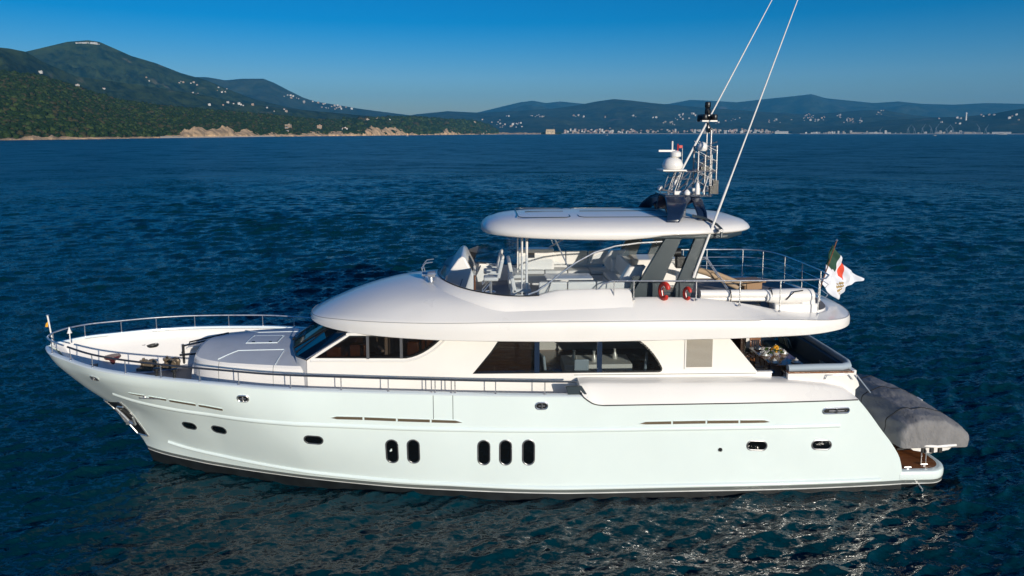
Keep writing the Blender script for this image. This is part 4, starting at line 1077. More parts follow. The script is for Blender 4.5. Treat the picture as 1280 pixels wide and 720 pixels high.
# search light and small hoop rail before the console
g=MB(); g.tube([(-2.05,-.2,6.75),(-2.15,-.2,7.15),(-2.0,-.2,7.32),(-1.75,-.2,7.35)],.02,7); g.tube([(-2.05,.45,6.78),(-2.15,.45,7.15),(-2.0,.45,7.32),(-1.75,.45,7.35)],.02,7); g.tube([(-2.12,-.2,7.1),(-2.12,.45,7.1)],.018,6)
builds('hoop_rail',g,M['steel'],Y)
g=MB(); g.lathe([(.09,0),(.07,.05),(.05,.2)],(-1.75,-1.05,6.8),12); g.lathe([(0,-.12),(.09,-.12),(.12,-.02),(.13,.14),(.0,.15)],(-1.75,-1.05,7.08),14,axis='x'); build('search_light',g,M['steel'],Y)
g=MB(); g.tube([(-1.85,-.6,6.8),(-1.85,-.6,6.95)],.03,6); g.tube([(-2.1,-.6,6.97),(-1.6,-.6,6.99)],[.07,.02],10); g.tube([(-2.1,-.5,7.0),(-1.7,-.5,7.02)],[.06,.02],10); build('horn',g,M['steel'],Y)
# ---- helm console
def console():
    g=MB(); g.prism([(-1.28,6.06),(-1.30,6.92),(-.80,7.62),(-.66,7.72),(-.55,7.66),(-.20,6.95),(-.20,6.06)],'y',-1.15,1.5); return g
hc=build('helm_console',console(),M['white'],Y,bevel=.05,bseg=3)
g=MB(); g.box((-.36,-.7,7.33),(.04,.55,.34),ry=-.46); g.box((-.36,.1,7.33),(.04,.55,.34),ry=-.46); builds('chart_screen',g,M['black'],hc)
g=MB(); 
cc=Vector((-.12,-.45,7.05)); ringp=[cc+Vector((math.sin(a)*.10,math.cos(a)*.22,math.sin(a)*.2)) for a in [k*6.283/20 for k in range(20)]]
g.tube(ringp,.02,6,closed=True)
for k in (0,7,13): g.tube([cc,ringp[k]],.012,5)
g.tube([cc,cc+Vector((-.2,0,.1))],.03,6); build('steering_wheel',g,M['steel2'],hc)
g=MB(); g.box((-.22,-1.17,6.75),(.06,.04,.6)); build('side_panel',g,M['wood'],hc)
def helmseat(x,y):
    g=MB(); g.box((x,y,6.86),(.52,.56,.14)); g.box((x+.33,y,7.22),(.13,.52,.70),ry=.22); g.box((x+.42,y,7.60),(.10,.34,.16),ry=.2)
    hs_=build('helm_seat',g,M['cushion'],Y,bevel=.05,bseg=3)
    g=MB(); g.tube([(x,y,6.06),(x,y,6.8)],.05,10); g.lathe([(.22,0),(.2,.03),(.06,.06)],(x,y,6.06),16); g.tube([(x-.3,y-.28,6.4),(x-.3,y+.28,6.4)],.02,6); g.tube([(x,y-.2,6.75),(x-.3,y-.28,6.4)],.02,6); g.tube([(x,y+.2,6.75),(x-.3,y+.28,6.4)],.02,6); build('pedestal',g,M['steel'],hs_)
    g=MB(); 
    for s in (-.3,.3): g.box((x+.05,y+s,7.07),(.42,.06,.05),ry=.05)
    builds('armrest',g,M['cushion'],hs_,bevel=.02)
helmseat(.35,-.75); helmseat(.35,.55)
# port & starboard settees, table, wet bar
def settee(x0,x1,y0,y1,backside,name='settee',h=.45,bh=.95):
    g=MB(); g.box(((x0+x1)/2,(y0+y1)/2,6.06+h/2-.04),(x1-x0,y1-y0,h-.08)); st=build(name,g,M['white'],Y,bevel=.03)
    g=MB(); nx=max(1,int((x1-x0)/.8))
    for i in range(nx):
        w=(x1-x0)/nx; g.box((x0+w*(i+.5),(y0+y1)/2,6.06+h+.04),(w-.03,y1-y0-.06,.14))
    builds('seat_cushion',g,M['cushion'],st,bevel=.04,bseg=3)
    g=MB()
    if backside in 'SP':
        yb=y1-.08 if backside=='S' else y0+.08
        for i in range(nx): w=(x1-x0)/nx; g.box((x0+w*(i+.5),yb,6.06+bh-.2),(w-.03,.14,.55),rx=(-.15 if backside=='S' else .15))
    if backside=='F': g.box((x0+.08,(y0+y1)/2,6.06+bh-.2),(.14,y1-y0-.06,.6),ry=-.2)
    if backside=='A': g.box((x1-.08,(y0+y1)/2,6.06+bh-.2),(.14,y1-y0-.06,.6),ry=.2)
    builds('seat_back',g,M['cushion'],st,bevel=.04,bseg=3)
settee(1.05,1.75,-1.6,-.3,'F',bh=.85); settee(1.9,4.8,-2.6,-1.95,'P'); settee(1.6,5.2,1.7,2.55,'S',bh=1.15); settee(4.75,5.4,-.9,1.6,'A',bh=1.15)
settee(1.05,1.7,.9,2.55,'F')
g=MB(); g.box((3.2,-.1,6.75),(1.7,1.0,.06)); ft=build('fly_table',g,M['white'],Y,bevel=.02)
g=MB(); g.tube([(2.8,-.1,6.06),(2.8,-.1,6.72)],.05,8); g.tube([(3.6,-.1,6.06),(3.6,-.1,6.72)],.05,8); builds('table_leg',g,M['steel'],ft)
g=MB(); g.box((2.2,2.35,6.75),(1.4,.5,1.35)); wb=build('wet_bar',g,M['white'],Y,bevel=.03)
g=MB(); g.box((1.95,2.09,7.18),(.35,.02,.2)); builds('bar_speaker',g,M['black'],wb)
g=MB(); g.prism([(5.25,6.06),(4.85,6.9),(5.15,7.38),(5.75,7.40),(5.62,7.2),(5.42,6.06)],'y',-1.6,-1.2); g.prism([(5.25,6.06),(4.85,6.9),(5.15,7.38),(5.75,7.40),(5.62,7.2),(5.42,6.06)],'y',1.9,2.3); g.box((6.7,1.6,6.62),(1.6,1.3,1.1)); g.box((6.5,1.9,6.6),(2.8,.8,1.0)); builds('seat_side',g,M['white'],Y,bevel=.05)
# ================================================================ HARDTOP
def sup(cx,ax,by,n,N=72,cy=0):
    out=[]
    for k in range(N):
        a=2*math.pi*k/N; c,s=math.cos(a),math.sin(a)
        out.append((cx+ax*math.copysign(abs(c)**(2/n),c),cy+by*math.copysign(abs(s)**(2/n),s)))
    return out
def hr(d,zf,n=2.9):
    return [(x,y,zf(x,y)) for x,y in sup(4.82,4.82-d,2.72-d,n,96)]
def hb(x): return mono(x,[0,4.9,6.3,9.7],[8.54,8.48,8.62,8.64])
mb=MB(); mb.loft([hr(1.2,lambda x,y:8.58),hr(.5,lambda x,y:hb(x)+.02),hr(.06,lambda x,y:hb(x)),hr(.01,lambda x,y:hb(x)+.04),hr(.0,lambda x,y:8.70),hr(.06,lambda x,y:8.80),hr(.20,lambda x,y:8.91),hr(.6,lambda x,y:9.04),hr(1.1,lambda x,y:9.11),hr(1.8,lambda x,y:9.145),hr(2.4,lambda x,y:9.16)],0,caps=True)
ht=build('hardtop',mb,M['white'],Y,smooth=50)
def rline(x0,x1,y0,y1,z,r=.015,c=.25):
    pts=[]
    for cx,cy,a0 in ((x1-c,y1-c,0),(x0+c,y1-c,90),(x0+c,y0+c,180),(x1-c,y0+c,270)):
        for k in range(5): a=R(a0+90*k/4); pts.append((cx+c*math.cos(a),cy+c*math.sin(a),z))
    return pts
mb=MB()
def htz(x,y): 
    d=min(2.72-abs(y),x,9.64-x); return float(np.interp(d,[.25,.6,1.1,1.8,2.4],[8.97,9.06,9.11,9.145,9.16]))
for q in (rline(1.3,3.1,-1.55,1.55,0),rline(3.4,6.6,-1.55,1.55,0)):
    mb.tube([(a,b,htz(a,b)+.006) for a,b,_ in q],.016,5,closed=True)
mb.tube([(1.6,0,9.155),(3.0,0,9.165)],.014,5); mb.tube([(3.6,0,9.168),(6.4,0,9.168)],.014,5)
builds('sunroof_seam',mb,M['slate'],ht)
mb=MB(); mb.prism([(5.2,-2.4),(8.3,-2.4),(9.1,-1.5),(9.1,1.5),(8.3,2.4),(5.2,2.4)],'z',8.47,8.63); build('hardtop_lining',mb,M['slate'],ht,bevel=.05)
g=MB()
for dx in (0,.16): g.tube([(1.42+dx,-1.5,6.06),(1.42+dx,-1.5,8.55)],.045 if dx else .03,10); g.tube([(1.42+dx,1.5,6.06),(1.42+dx,1.5,8.55)],.045 if dx else .03,10)
builds('hardtop_post',g,M['white'],Y)
# arch legs: each is a slanted plate
def leg(x0,z0,w0,x1,z1,w1,y,t=.16,name='arch_leg'):
    g=MB(); g.prism([(x0,z0),(x0+w0,z0),(x1+w1,z1),(x1,z1)],'y',y-t/2,y+t/2); return build(name,g,M['slate'],Y,bevel=.03)
for s in (-1,1):
    leg(4.80,6.06,.95,6.20,8.50,.55,s*2.25); leg(6.25,6.06,.72,7.25,8.62,.45,s*2.28)
    g=MB(); g.prism([(5.3,6.5),(6.9,6.5),(6.9,6.62),(5.3,6.62)],'y',s*2.25-.05,s*2.25+.05); g.prism([(4.95,6.45),(5.15,7.15),(5.35,7.2),(5.75,6.75),(5.6,6.6),(5.32,6.95)],'y',s*2.15-.05,s*2.15+.05); build('arch_web',g,M['slate'],Y,bevel=.02)
g=MB(); g.box((6.75,-2.15,7.65),(.3,.25,.42)); g.lathe([(0,-.16),(.14,-.16),(.16,.1),(0,.12)],(6.7,-2.05,7.95),12,axis='x'); build('deck_speaker',g,M['black'],Y,bevel=.03)
# structure above the hardtop: two bent transverse hoops with sloping feet
def hoop(x0,x1,w0,w1,ztp,yb,name='mast_arch'):
    # x0 foot x, x1 top x
    path=[(-yb,9.02,0),(-yb+.18,9.25,.25),(-yb*.55,9.6,.7),(-yb*.25,ztp,1),(0,ztp+.02,1),(yb*.25,ztp,1),(yb*.55,9.6,.7),(yb-.18,9.25,.25),(yb,9.02,0)]
    g=MB(); rr=[]
    for y,z,t in path:
        xc=x0+(x1-x0)*t; w=(w0+(w1-w0)*t)/2; rr.append([(xc-w,y,z-.05),(xc+w,y,z-.07),(xc+w,y,z+.07),(xc-w,y,z+.05)])
    g.loft(rr,0); return build(name,g,M['navy'],Y,bevel=.02,smooth=40)
hoop(6.45,7.0,.42,.85,9.74,2.2); hoop(7.55,7.65,.34,.34,9.70,1.95)
g=MB(); g.box((7.4,0,9.77),(1.7,1.5,.08)); g.box((7.0,-.9,9.45),(1.0,.07,.3),ry=-.5); g.box((7.0,.9,9.45),(1.0,.07,.3),ry=-.5); g.box((7.0,0,9.45),(1.1,.08,.5),ry=.1); build('mast_step',g,M['navy'],Y,bevel=.02)
g=MB(); g.tube([(7.2,-1.9,9.2),(7.6,-2.0,9.12),(7.9,-2.4,8.95),(8.0,-2.62,8.82),(7.95,-2.7,8.55)],.045,8); build('cable_conduit',g,M['slate'],Y)
g=MB(); g.lathe([(0,-.11),(.08,-.08),(.11,0),(.08,.08),(0,.11)],(6.7,.6,9.95),12); g.tube([(6.7,.6,9.6),(6.7,.6,9.9)],.015,6); build('beacon_ball',g,M['white'],Y)
g=MB(); g.lathe([(.12,0),(.12,.1),(.05,.18),(0,.2)],(7.35,-.7,9.8),12); g.lathe([(.09,0),(.08,.3),(.05,.42),(0,.45)],(7.75,-.6,9.8),12); g.box((7.1,-.4,9.85),(.3,.2,.14)); g.box((7.9,.2,9.88),(.3,.4,.2)); builds('mast_foot_gear',g,M['white'],Y,bevel=.02)
# ---- lattice mast
mg=MB()
def T_(a,b,r=.028,n=7): mg.tube([a,b],r,n)
for (x,y,z1) in ((7.85,-.28,11.55),(8.10,-.28,11.2),(8.30,-.25,12.1),(8.30,.25,12.1),(8.52,-.28,11.55),(7.85,.28,11.55),(8.52,.28,11.2)): T_((x,y,9.8),(x,y,z1),.03)
for z in (9.9,10.62,11.5): 
    for y in (-.28,.28): T_((7.85,y,z),(8.52,y,z),.02)
for z in (9.85,10.62,11.5):
    for x in (7.85,8.52): T_((x,-.28,z),(x,.28,z),.02)
for y in (-.42,.42):
    T_((6.65,y,10.62),(8.52,y*.6,10.62),.025); T_((6.95,y,9.8),(7.2,y,10.6),.025); T_((6.75,y,9.9),(7.5,y,10.6),.022); T_((7.3,y,9.85),(8.0,y*.7,10.62),.025); T_((7.0,y,10.35),(7.6,y,10.35),.018); T_((6.75,y,9.88),(7.6,y,9.83),.03)
    T_((7.1,y,9.85),(7.7,y,10.15),.02); T_((8.0,y,9.85),(8.3,y*.5,10.6),.022)
for x in (6.65,7.0,7.4): T_((x,-.42,10.62),(x,.42,10.62),.02)
T_((7.75,-.2,10.62),(8.25,-.2,11.15),.055); T_((8.30,0,12.0),(8.22,0,12.45),.05); T_((8.3,-.25,12.1),(8.22,0,12.4),.025); T_((8.3,.25,12.1),(8.22,0,12.4),.025)
T_((7.28,-.2,10.62),(7.28,-.2,11.45),.014); T_((6.95,0,11.0),(6.95,0,11.45),.012)
for k in range(6): T_((8.30,-.25,10+k*.33),(8.52,-.28,10+k*.33),.014)
for k in range(5):
    z_=9.9+k*.36
    for y in (-.28,.28): T_((7.85,y,z_),(8.52,y,z_+.36),.013); T_((8.52,y,z_),(7.85,y,z_+.36),.013)
for y in (-.42,.42):
    for k in range(4): T_((6.8+k*.28,y,9.9+k*.05),(7.0+k*.28,y,10.6),.012)
ms=build('mast',mg,M['steel2'],Y)
g=MB(); g.box((6.95,0,10.66),(.85,1.0,.05)); g.box((8.2,0,12.42),(.55,.7,.05)); g.box((8.2,0,12.62),(.3,.3,.04)); build('platform',g,M['white'],ms)
g=MB(); g.lathe([(.30,0),(.36,.05),(.38,.16),(.30,.34),(.16,.42),(0,.44)],(6.98,-.05,10.69),20); g.lathe([(.12,.42),(.2,.46),(.2,.6),(.12,.66),(0,.68)],(7.08,-.05,10.69),16); build('radar_dome',g,M['white'],ms)
g=MB(); g.box((6.75,-.05,11.35),(.6,.07,.07)); g.tube([(6.95,-.05,11.3),(6.95,-.05,11.7)],.03,6); build('radar_scanner',g,M['white'],ms)
g=MB(); g.box((7.25,-.05,11.5),(.12,.1,.1)); g.tube([(7.15,-.05,11.3),(7.15,-.05,11.6)],.02,6); build('port_lamp',g,M['red'],ms)
g=MB(); g.lathe([(.12,0),(.17,.06),(.17,.2),(.1,.3),(0,.33)],(7.98,-.3,11.35),14); build('satellite_dome',g,M['white'],ms)
g=MB()
for x,y,z in ((8.05,-.25,12.5),(8.4,-.25,12.5),(8.05,.25,12.5),(8.22,0,12.72),(8.22,0,12.95),(7.95,0,12.46),(8.3,-.05,12.5)): g.lathe([(.09,-.08),(.11,-.04),(.11,.10),(.09,.14),(0,.15)],(x,y,z+.02),10)
g.tube([(8.22,0,12.42),(8.22,0,13.05)],.03,6); g.box((8.3,0,12.1),(.14,.3,.14)); g.box((8.5,-.28,10.05),(.2,.12,.5)); g.box((8.35,-.3,9.95),(.14,.14,.3)); g.box((8.1,-.2,10.72),(.3,.2,.14)); builds('navigation_lamp',g,M['black'],ms)
# whip antennas
for (a,b) in (((7.15,-2.4,7.15),(10.75,-2.4,17.6)),((7.55,2.2,9.75),(11.9,2.2,18.3))):
    a=Vector(a);b=Vector(b); P=[a+(b-a)*t for t in (0,.12,.3,.31,.6,1)]
    g=MB(); g.tube(P,[.045,.045,.04,.03,.025,.012],8); wa=build('whip_antenna',g,M['white'],Y)
    if a.y<0:
        g=MB(); g.box((7.2,-2.36,7.25),(.12,.1,.2)); g.box((7.95,-2.55,8.78),(.14,.3,.09)); build('antenna_bracket',g,M['steel2'],wa)
# ================================================================ UPPER DECK RAILS
mb=MB()
z0=7.18
near=[(3.85,-2.95,6.9),(4.0,-2.97,7.08),(4.3,-3.0,z0),(7.0,-3.12,z0),(9.8,-3.14,z0),(11.0,-3.08,z0),(11.5,-2.85,z0),(11.85,-2.35,z0),(11.98,-1.6,z0),(12.0,0,z0),(11.98,1.6,z0),(11.85,2.35,z0),(11.5,2.9,z0),(11.0,3.15,z0),(9.4,3.2,z0),(8.3,3.2,z0)]
mb.tube(near,.026,8); ur=build('upper_rail',mb,M['steel'],Y)
mb=MB()
def basez(x): return lerp(x,[3,5.3,7,9,10.5,12.3],[6.45,6.58,6.55,6.28,6.02,5.97])
for x,y in ((4.35,-3.0),(5.0,-3.05),(7.05,-3.12),(8.5,-3.13),(9.85,-3.14),(11.2,-3.02),(11.98,-1.5),(12.0,0),(11.98,1.5),(11.6,2.75),(10.9,3.15),(9.4,3.2),(8.4,3.2)):
    mb.tube([(x,y,basez(x)-.03),(x,y,z0)],.02,7); mb.lathe([(.05,0),(.05,.03),(.02,.06)],(x,y,basez(x)-.01),10)
builds('rail_post',mb,M['steel'],ur)
mb=MB()
for zz in (.38,.74):
    mb.tube([(x,y,6.0+zz+.12) for x,y,_ in near if x>8.2 and y>-2.9],.012,6)
build('rail_wire',mb,M['steel'],ur)
# deck crane: long white boom lying along the port side
g=MB()
g.tube([(7.35,-2.55,6.62),(9.9,-2.55,6.60)],.14,14); g.tube([(7.35,-2.55,6.45),(9.9,-2.55,6.43)],.09,12); dv=build('deck_crane',g,M['white'],Y)
g=MB(); g.loft([[(x,-2.55+b*math.cos(a),6.52+h*math.sin(a)) for a in [k*6.283/16 for k in range(16)]] for x,b,h in ((9.6,.2,.2),(9.9,.24,.25),(10.9,.26,.27),(11.2,.22,.24),(11.28,.1,.12))],0); build('crane_head',g,M['white'],dv)
g=MB(); g.box((10.6,-2.5,6.12),(1.5,.55,.35)); g.box((11.0,-2.5,6.3),(.5,.5,.3)); build('crane_base',g,M['white'],dv,bevel=.05)
g=MB()
for x in (8.35,9.75): g.tube([(x,-2.55+.2*math.cos(a),6.55+.24*math.sin(a)) for a in [k*6.283/14 for k in range(14)]],.018,5,closed=True)
g.tube([(10.2,-2.82,6.45),(10.45,-2.83,6.72),(10.8,-2.72,6.74)],.02,5); builds('strap',g,M['rubber'],dv)
g=MB(); g.box((11.35,-2.45,6.1),(.22,.3,.3)); g.box((8.9,-2.4,6.2),(1.0,.5,.12)); builds('crane_chock',g,M['rubber'],dv,bevel=.02)
# ladder leaning at the arch
g=MB()
for y in (-.75,-.45): g.tube([(7.75,y,7.45),(8.15,y,7.5),(9.0,y,6.3)],.02,6)
for k in range(5): t=k/5; g.tube([(8.2+.8*t,-.75,7.4-1.1*t),(8.2+.8*t,-.45,7.4-1.1*t)],.015,6)
build('deck_ladder',g,M['steel'],Y)
# davit arm wrapped in canvas, chocks
g=MB(); g.tube([(7.6,-.2,7.05),(8.3,-.3,6.9),(9.4,-.5,6.35)],[.07,.12,.08],10); g.tube([(7.9,.2,7.0),(8.8,.0,6.75),(9.8,-.2,6.4)],[.07,.11,.07],10); builds('boom_cover',g,M['tan'],Y)
g=MB(); g.box((10.1,.2,6.5),(.9,.8,.06),rz=.1); g.box((10.1,.2,6.25),(.7,.6,.42),rz=.1); build('deck_box',g,mat('teak_lid',(.30,.17,.08),.5),Y,bevel=.02)
g=MB()
rnd=random.Random(4)
for cx,cy,r_ in ((9.2,-1.2,.28),(10.4,-1.1,.24),(8.3,-1.3,.25)):
    for k in range(4): g.tube([(cx+(r_-.02*k)*math.cos(a),cy+(r_-.02*k)*math.sin(a),6.09+.035*k) for a in [j*6.283/16 for j in range(16)]],.02,5,closed=True)
builds('coiled_line',g,M['rope'],Y)
g=MB()
for k in range(8): g.box((8.0+k*.42,-1.9+rnd.uniform(-.3,.4),6.16),(.25,.2,.18),rz=rnd.uniform(0,3))
builds('deck_fitting',g,M['tan'],Y,bevel=.05)
# ================================================================ AFT DECK
mb=MB(); mb.prism([(7.9,-2.85),(12.6,-2.85),(12.75,0),(12.6,2.85),(7.9,2.85)],'z',2.85,2.93); build('aft_deck',mb,M['teak'],Y,smooth=0)
mb=MB(); mb.box((8.9,0,4.2),(.08,5.4,2.6)); build('aft_bulkhead',mb,M['dglass'],Y,smooth=0)
mb=MB(); mb.box((8.85,-2.0,4.2),(.14,1.3,2.6)); mb.box((8.85,2.0,4.2),(.14,1.3,2.6)); builds('aft_door_frame',mb,M['darkwood'],Y,smooth=0)
# starboard screen panel
mb=MB(); mb.box((10.6,2.82,4.05),(4.0,.08,1.1)); mb.box((9.3,2.82,4.75),(1.6,.07,1.3)); builds('wing_screen',mb,M['slate'],Y,smooth=0)
# near and aft bench surround
mb=MB(); mb.prism([(10.3,3.65),(10.28,3.99),(12.62,3.99),(12.78,3.5),(12.5,3.2),(10.3,3.2)],'y',-3.02,-2.86); mb.prism([(-2.9,3.0),(2.9,3.0),(2.9,4.0),(-2.9,4.0)],'x',12.55,12.72); builds('bench_surround',mb,M['white'],Y,bevel=.02)
mb=MB(); mb.tube([(10.3,-3.02,3.98),(12.55,-3.02,3.98)],.022,6); mb.box((11.4,-2.94,4.005),(2.25,.22,.03)); builds('bench_trim',mb,M['wood'],Y)
def cushion_rail(path,w,h):
    g=MB(); g.tube(path,[.12]*len(path),12); g.v=[(x,y,z) for x,y,z in g.v]; return g
g=cushion_rail([(10.35,-2.86,4.10),(11.4,-2.86,4.12),(12.2,-2.86,4.12),(12.5,-2.72,4.12),(12.62,-2.4,4.12),(12.64,-1,4.12),(12.64,1,4.12),(12.62,2.4,4.12),(12.45,2.75,4.12)],.12,.1); bk=build('bench_backrest',g,M['greyc'],Y)
g=MB(); g.prism([(-2.75,3.3),(2.75,3.3),(2.75,4.08),(-2.75,4.08)],'x',12.36,12.54); g.prism([(10.4,3.3),(12.4,3.3),(12.4,4.05),(10.4,4.05)],'y',-2.78,-2.66); builds('back_cushion',g,M['bluec'],bk,bevel=.04)
g=MB(); g.box((12.05,0,3.36),(.7,5.3,.18)); g.box((11.2,-2.35,3.36),(1.4,.6,.18)); g.box((12.1,0,3.1),(.65,5.2,.34)); builds('bench_seat',g,M['bluec'],Y,bevel=.05)
g=MB(); g.tube([(11.55,-3.06,3.76),(11.6,-3.08,3.9),(12.35,-3.08,3.93),(12.5,-3.06,3.74)],.02,6); g.tube([(12.62,-3.1,3.9),(13.1,-3.15,3.3)],.022,6); builds('grab_rail',g,M['steel'],Y)
g=MB(); g.box((8.9,-2.7,2.95),(.5,.3,.06)); g.box((9.62,-2.69,3.93),(.5,.14,.05)); builds('step_plate',g,M['white'],Y)
# ================================================================ TOP-LEVEL THINGS ABOARD
TX,TY=11.0,-.35
t=root('dining_table',(TX,TY,2.93),'varnished wooden dining table on the open aft deck, laid for a meal','table')
g=MB(); g.box((TX,TY,3.70),(1.25,2.2,.05)); build('tabletop',g,M['wood'],t,bevel=.02)
for dy in (-.6,.6):
    g=MB(); g.lathe([(.25,0),(.22,.04),(.06,.08),(.05,.7),(.12,.75)],(TX,TY+dy,2.93),14); build('leg',g,M['steel'],t)
def dchair(x,y,rz,label):
    c=root('dining_chair',(0,0,0),label,'chair','wooden chairs round the aft deck table')
    for sx in(-.2,.2):
        for sy in (-.2,.2): 
            g=MB(); g.tube([(sx,sy,0),(sx*.95,sy*.95,.45)],[.018,.025],7); build('leg',g,M['wood'],c)
    g=MB(); g.box((0,0,.46),(.46,.46,.06)); build('seat',g,M['cushion'],c,bevel=.02)
    g=MB(); 
    for sy in (-.2,.2): g.tube([(-.2,sy,.45),(-.27,sy,.95)],.022,7)
    for k in range(5): g.tube([(-.2,-.16+k*.08,.5),(-.26,-.16+k*.08,.9)],.012,5)
    g.box((-.27,0,.94),(.04,.46,.09),ry=-.1); build('backrest',g,M['wood'],c,bevel=.005)
    g=MB()
    for sy in (-.23,.23): g.tube([(-.22,sy,.66),(.16,sy,.66),(.18,sy,.46)],.018,6)
    builds('armrest',g,M['wood'],c); c.location=(x,y,2.93); c.rotation_euler.z=rz; return c
dchair(10.12,-.95,0.0,'wooden armchair on the near forward side of the aft deck table')
dchair(10.1,.25,0.05,'wooden armchair farther back on the forward side of the aft deck table')
dchair(10.95,-1.75,1.4,'wooden armchair at the near end of the aft deck table')
dchair(10.9,1.15,-1.5,'wooden armchair at the far end of the aft deck table')
def plate(x,y,lab):
    r0=root('place_setting',(x,y,3.725),lab,'tableware','silver covered dishes on the aft deck table')
    g=MB(); g.lathe([(.0,.004),(.12,.004),(.17,.02),(.17,.03),(.1,.014),(0,.014)],(x,y,3.725),20); build('plate',g,M['cloth'],r0)
    g=MB(); g.lathe([(.115,.02),(.11,.06),(.08,.11),(.03,.135),(.015,.15),(.02,.17),(0,.18)],(x,y,3.725),18); build('cover',g,M['silver'],r0)
plate(10.6,-1.15,'silver domed dish on the near forward corner of the table'); plate(11.4,-1.15,'silver domed dish on the near aft corner of the table')
plate(10.6,-.3,'silver domed dish on the forward side of the table beside the flowers'); plate(11.4,-.1,'silver domed dish on the aft side of the table beside the flowers')
plate(10.65,.5,'silver domed dish on the far forward corner of the table'); plate(11.35,.55,'silver domed dish on the far aft corner of the table')
fr0=root('flower_bowl',(11.0,-.3,3.725),'bowl of bright yellow flowers in the middle of the aft deck table','flowers')
g=MB(); g.lathe([(.07,0),(.13,.05),(.16,.14),(.14,.14),(0,.1)],(11,-.3,3.725),16); build('bowl',g,M['silver'],fr0)
g=MB(); rnd=random.Random(9)
for k in range(26):
    a=rnd.random()*6.28; r_=rnd.random()**.5*.2; c=(11+r_*math.cos(a),-.3+r_*math.sin(a),3.725+.2+(.2-r_)*.9+rnd.uniform(-.03,.03)); g.lathe([(0,-.03),(.045,-.01),(.05,.02),(.02,.035),(0,.03)],c,7)
build('blossoms',g,M['yellow'],fr0)
g=MB()
for k in range(30):
    a=rnd.random()*6.28; r_=rnd.uniform(.1,.28); z=3.725+rnd.uniform(.1,.3); g.add([(11+r_*math.cos(a),-.3+r_*math.sin(a),z),(11+(r_+.1)*math.cos(a+.2),-.3+(r_+.1)*math.sin(a+.2),z+.03),(11+(r_+.16)*math.cos(a),-.3+(r_+.16)*math.sin(a),z-.03),(11+(r_+.1)*math.cos(a-.2),-.3+(r_+.1)*math.sin(a-.2),z+.03)],[(0,1,2,3)])
build('leaves',g,M['leaf'],fr0,smooth=0)
def gl_(x,y,lab):
    r0=props(build('wine_glass',MB().lathe([(.035,0),(.035,.006),(.006,.012),(.005,.09),(.03,.12),(.038,.17),(.032,.21)],(x,y,3.725),14),M['acry'],origin=(x,y,3.725)),lab,'glass','wine glasses on the aft deck table')
for x,y in ((10.8,-.85),(11.25,-.75),(10.8,.15),(11.25,.25),(10.85,-1.2),(11.2,-1.25)): gl_(x,y,'stemmed wine glass standing among the silver dishes on the aft deck table')
def pillow(x,y,z,rz,ry,m_,lab):
    g=MB(); vs=[]; n=9
    for sgn in (1,-1):
        for i in range(n):
            for j in range(n):
                u,v=i/(n-1)*2-1,j/(n-1)*2-1; th=.09*(max(0,(1-u**4)*(1-v**4)))**.6; pin=1-.08*(1-abs(u*v)); vs.append(Vector((sgn*th,u*.23*pin,v*.23*pin)))
    fs=[]
    for s_ in (0,1):
        for i in range(n-1):
            for j in range(n-1):
                a=s_*n*n+i*n+j; fs.append((a,a+1,a+n+1,a+n) if s_ else (a,a+n,a+n+1,a+1))
    mm=Matrix.Translation((x,y,z))@Matrix.Rotation(rz,4,'Z')@Matrix.Rotation(ry,4,'Y')
    g.add([mm@v for v in vs],fs); props(build('throw_pillow',g,m_,origin=(x,y,z)),lab,'pillow','striped pillows on the navy aft bench')
def stripes(name,c1,c2,sc):
    m=mat(name,c1,.8); n=m.node_tree; p=n.nodes['Principled BSDF']; tc=n.nodes.new('ShaderNodeTexCoord'); w=n.nodes.new('ShaderNodeTexWave'); w.inputs['Scale'].default_value=sc; w.bands_direction='Y'
    r=n.nodes.new('ShaderNodeValToRGB'); r.color_ramp.interpolation='CONSTANT'; e=r.color_ramp.elements; e[0].color=(*c1,1); e[1].position=.6; e[1].color=(*c2,1)
    n.links.new(tc.outputs['Object'],w.inputs[0]); n.links.new(w.outputs['Fac'],r.inputs[0]); n.links.new(r.outputs[0],p.inputs['Base Color']); return m
sp=stripes('striped_fabric',(.04,.10,.11),(.42,.5,.48),4.5)
pillow(12.18,-1.75,3.72,0.15,-.35,sp,'striped pillow leaning on the aft bench near its port corner')
pillow(12.15,1.3,3.72,-.1,-.35,sp,'striped pillow at the far starboard end of the aft bench')
pillow(12.15,1.85,3.72,.1,-.35,sp,'outermost striped pillow against the starboard corner of the aft bench')
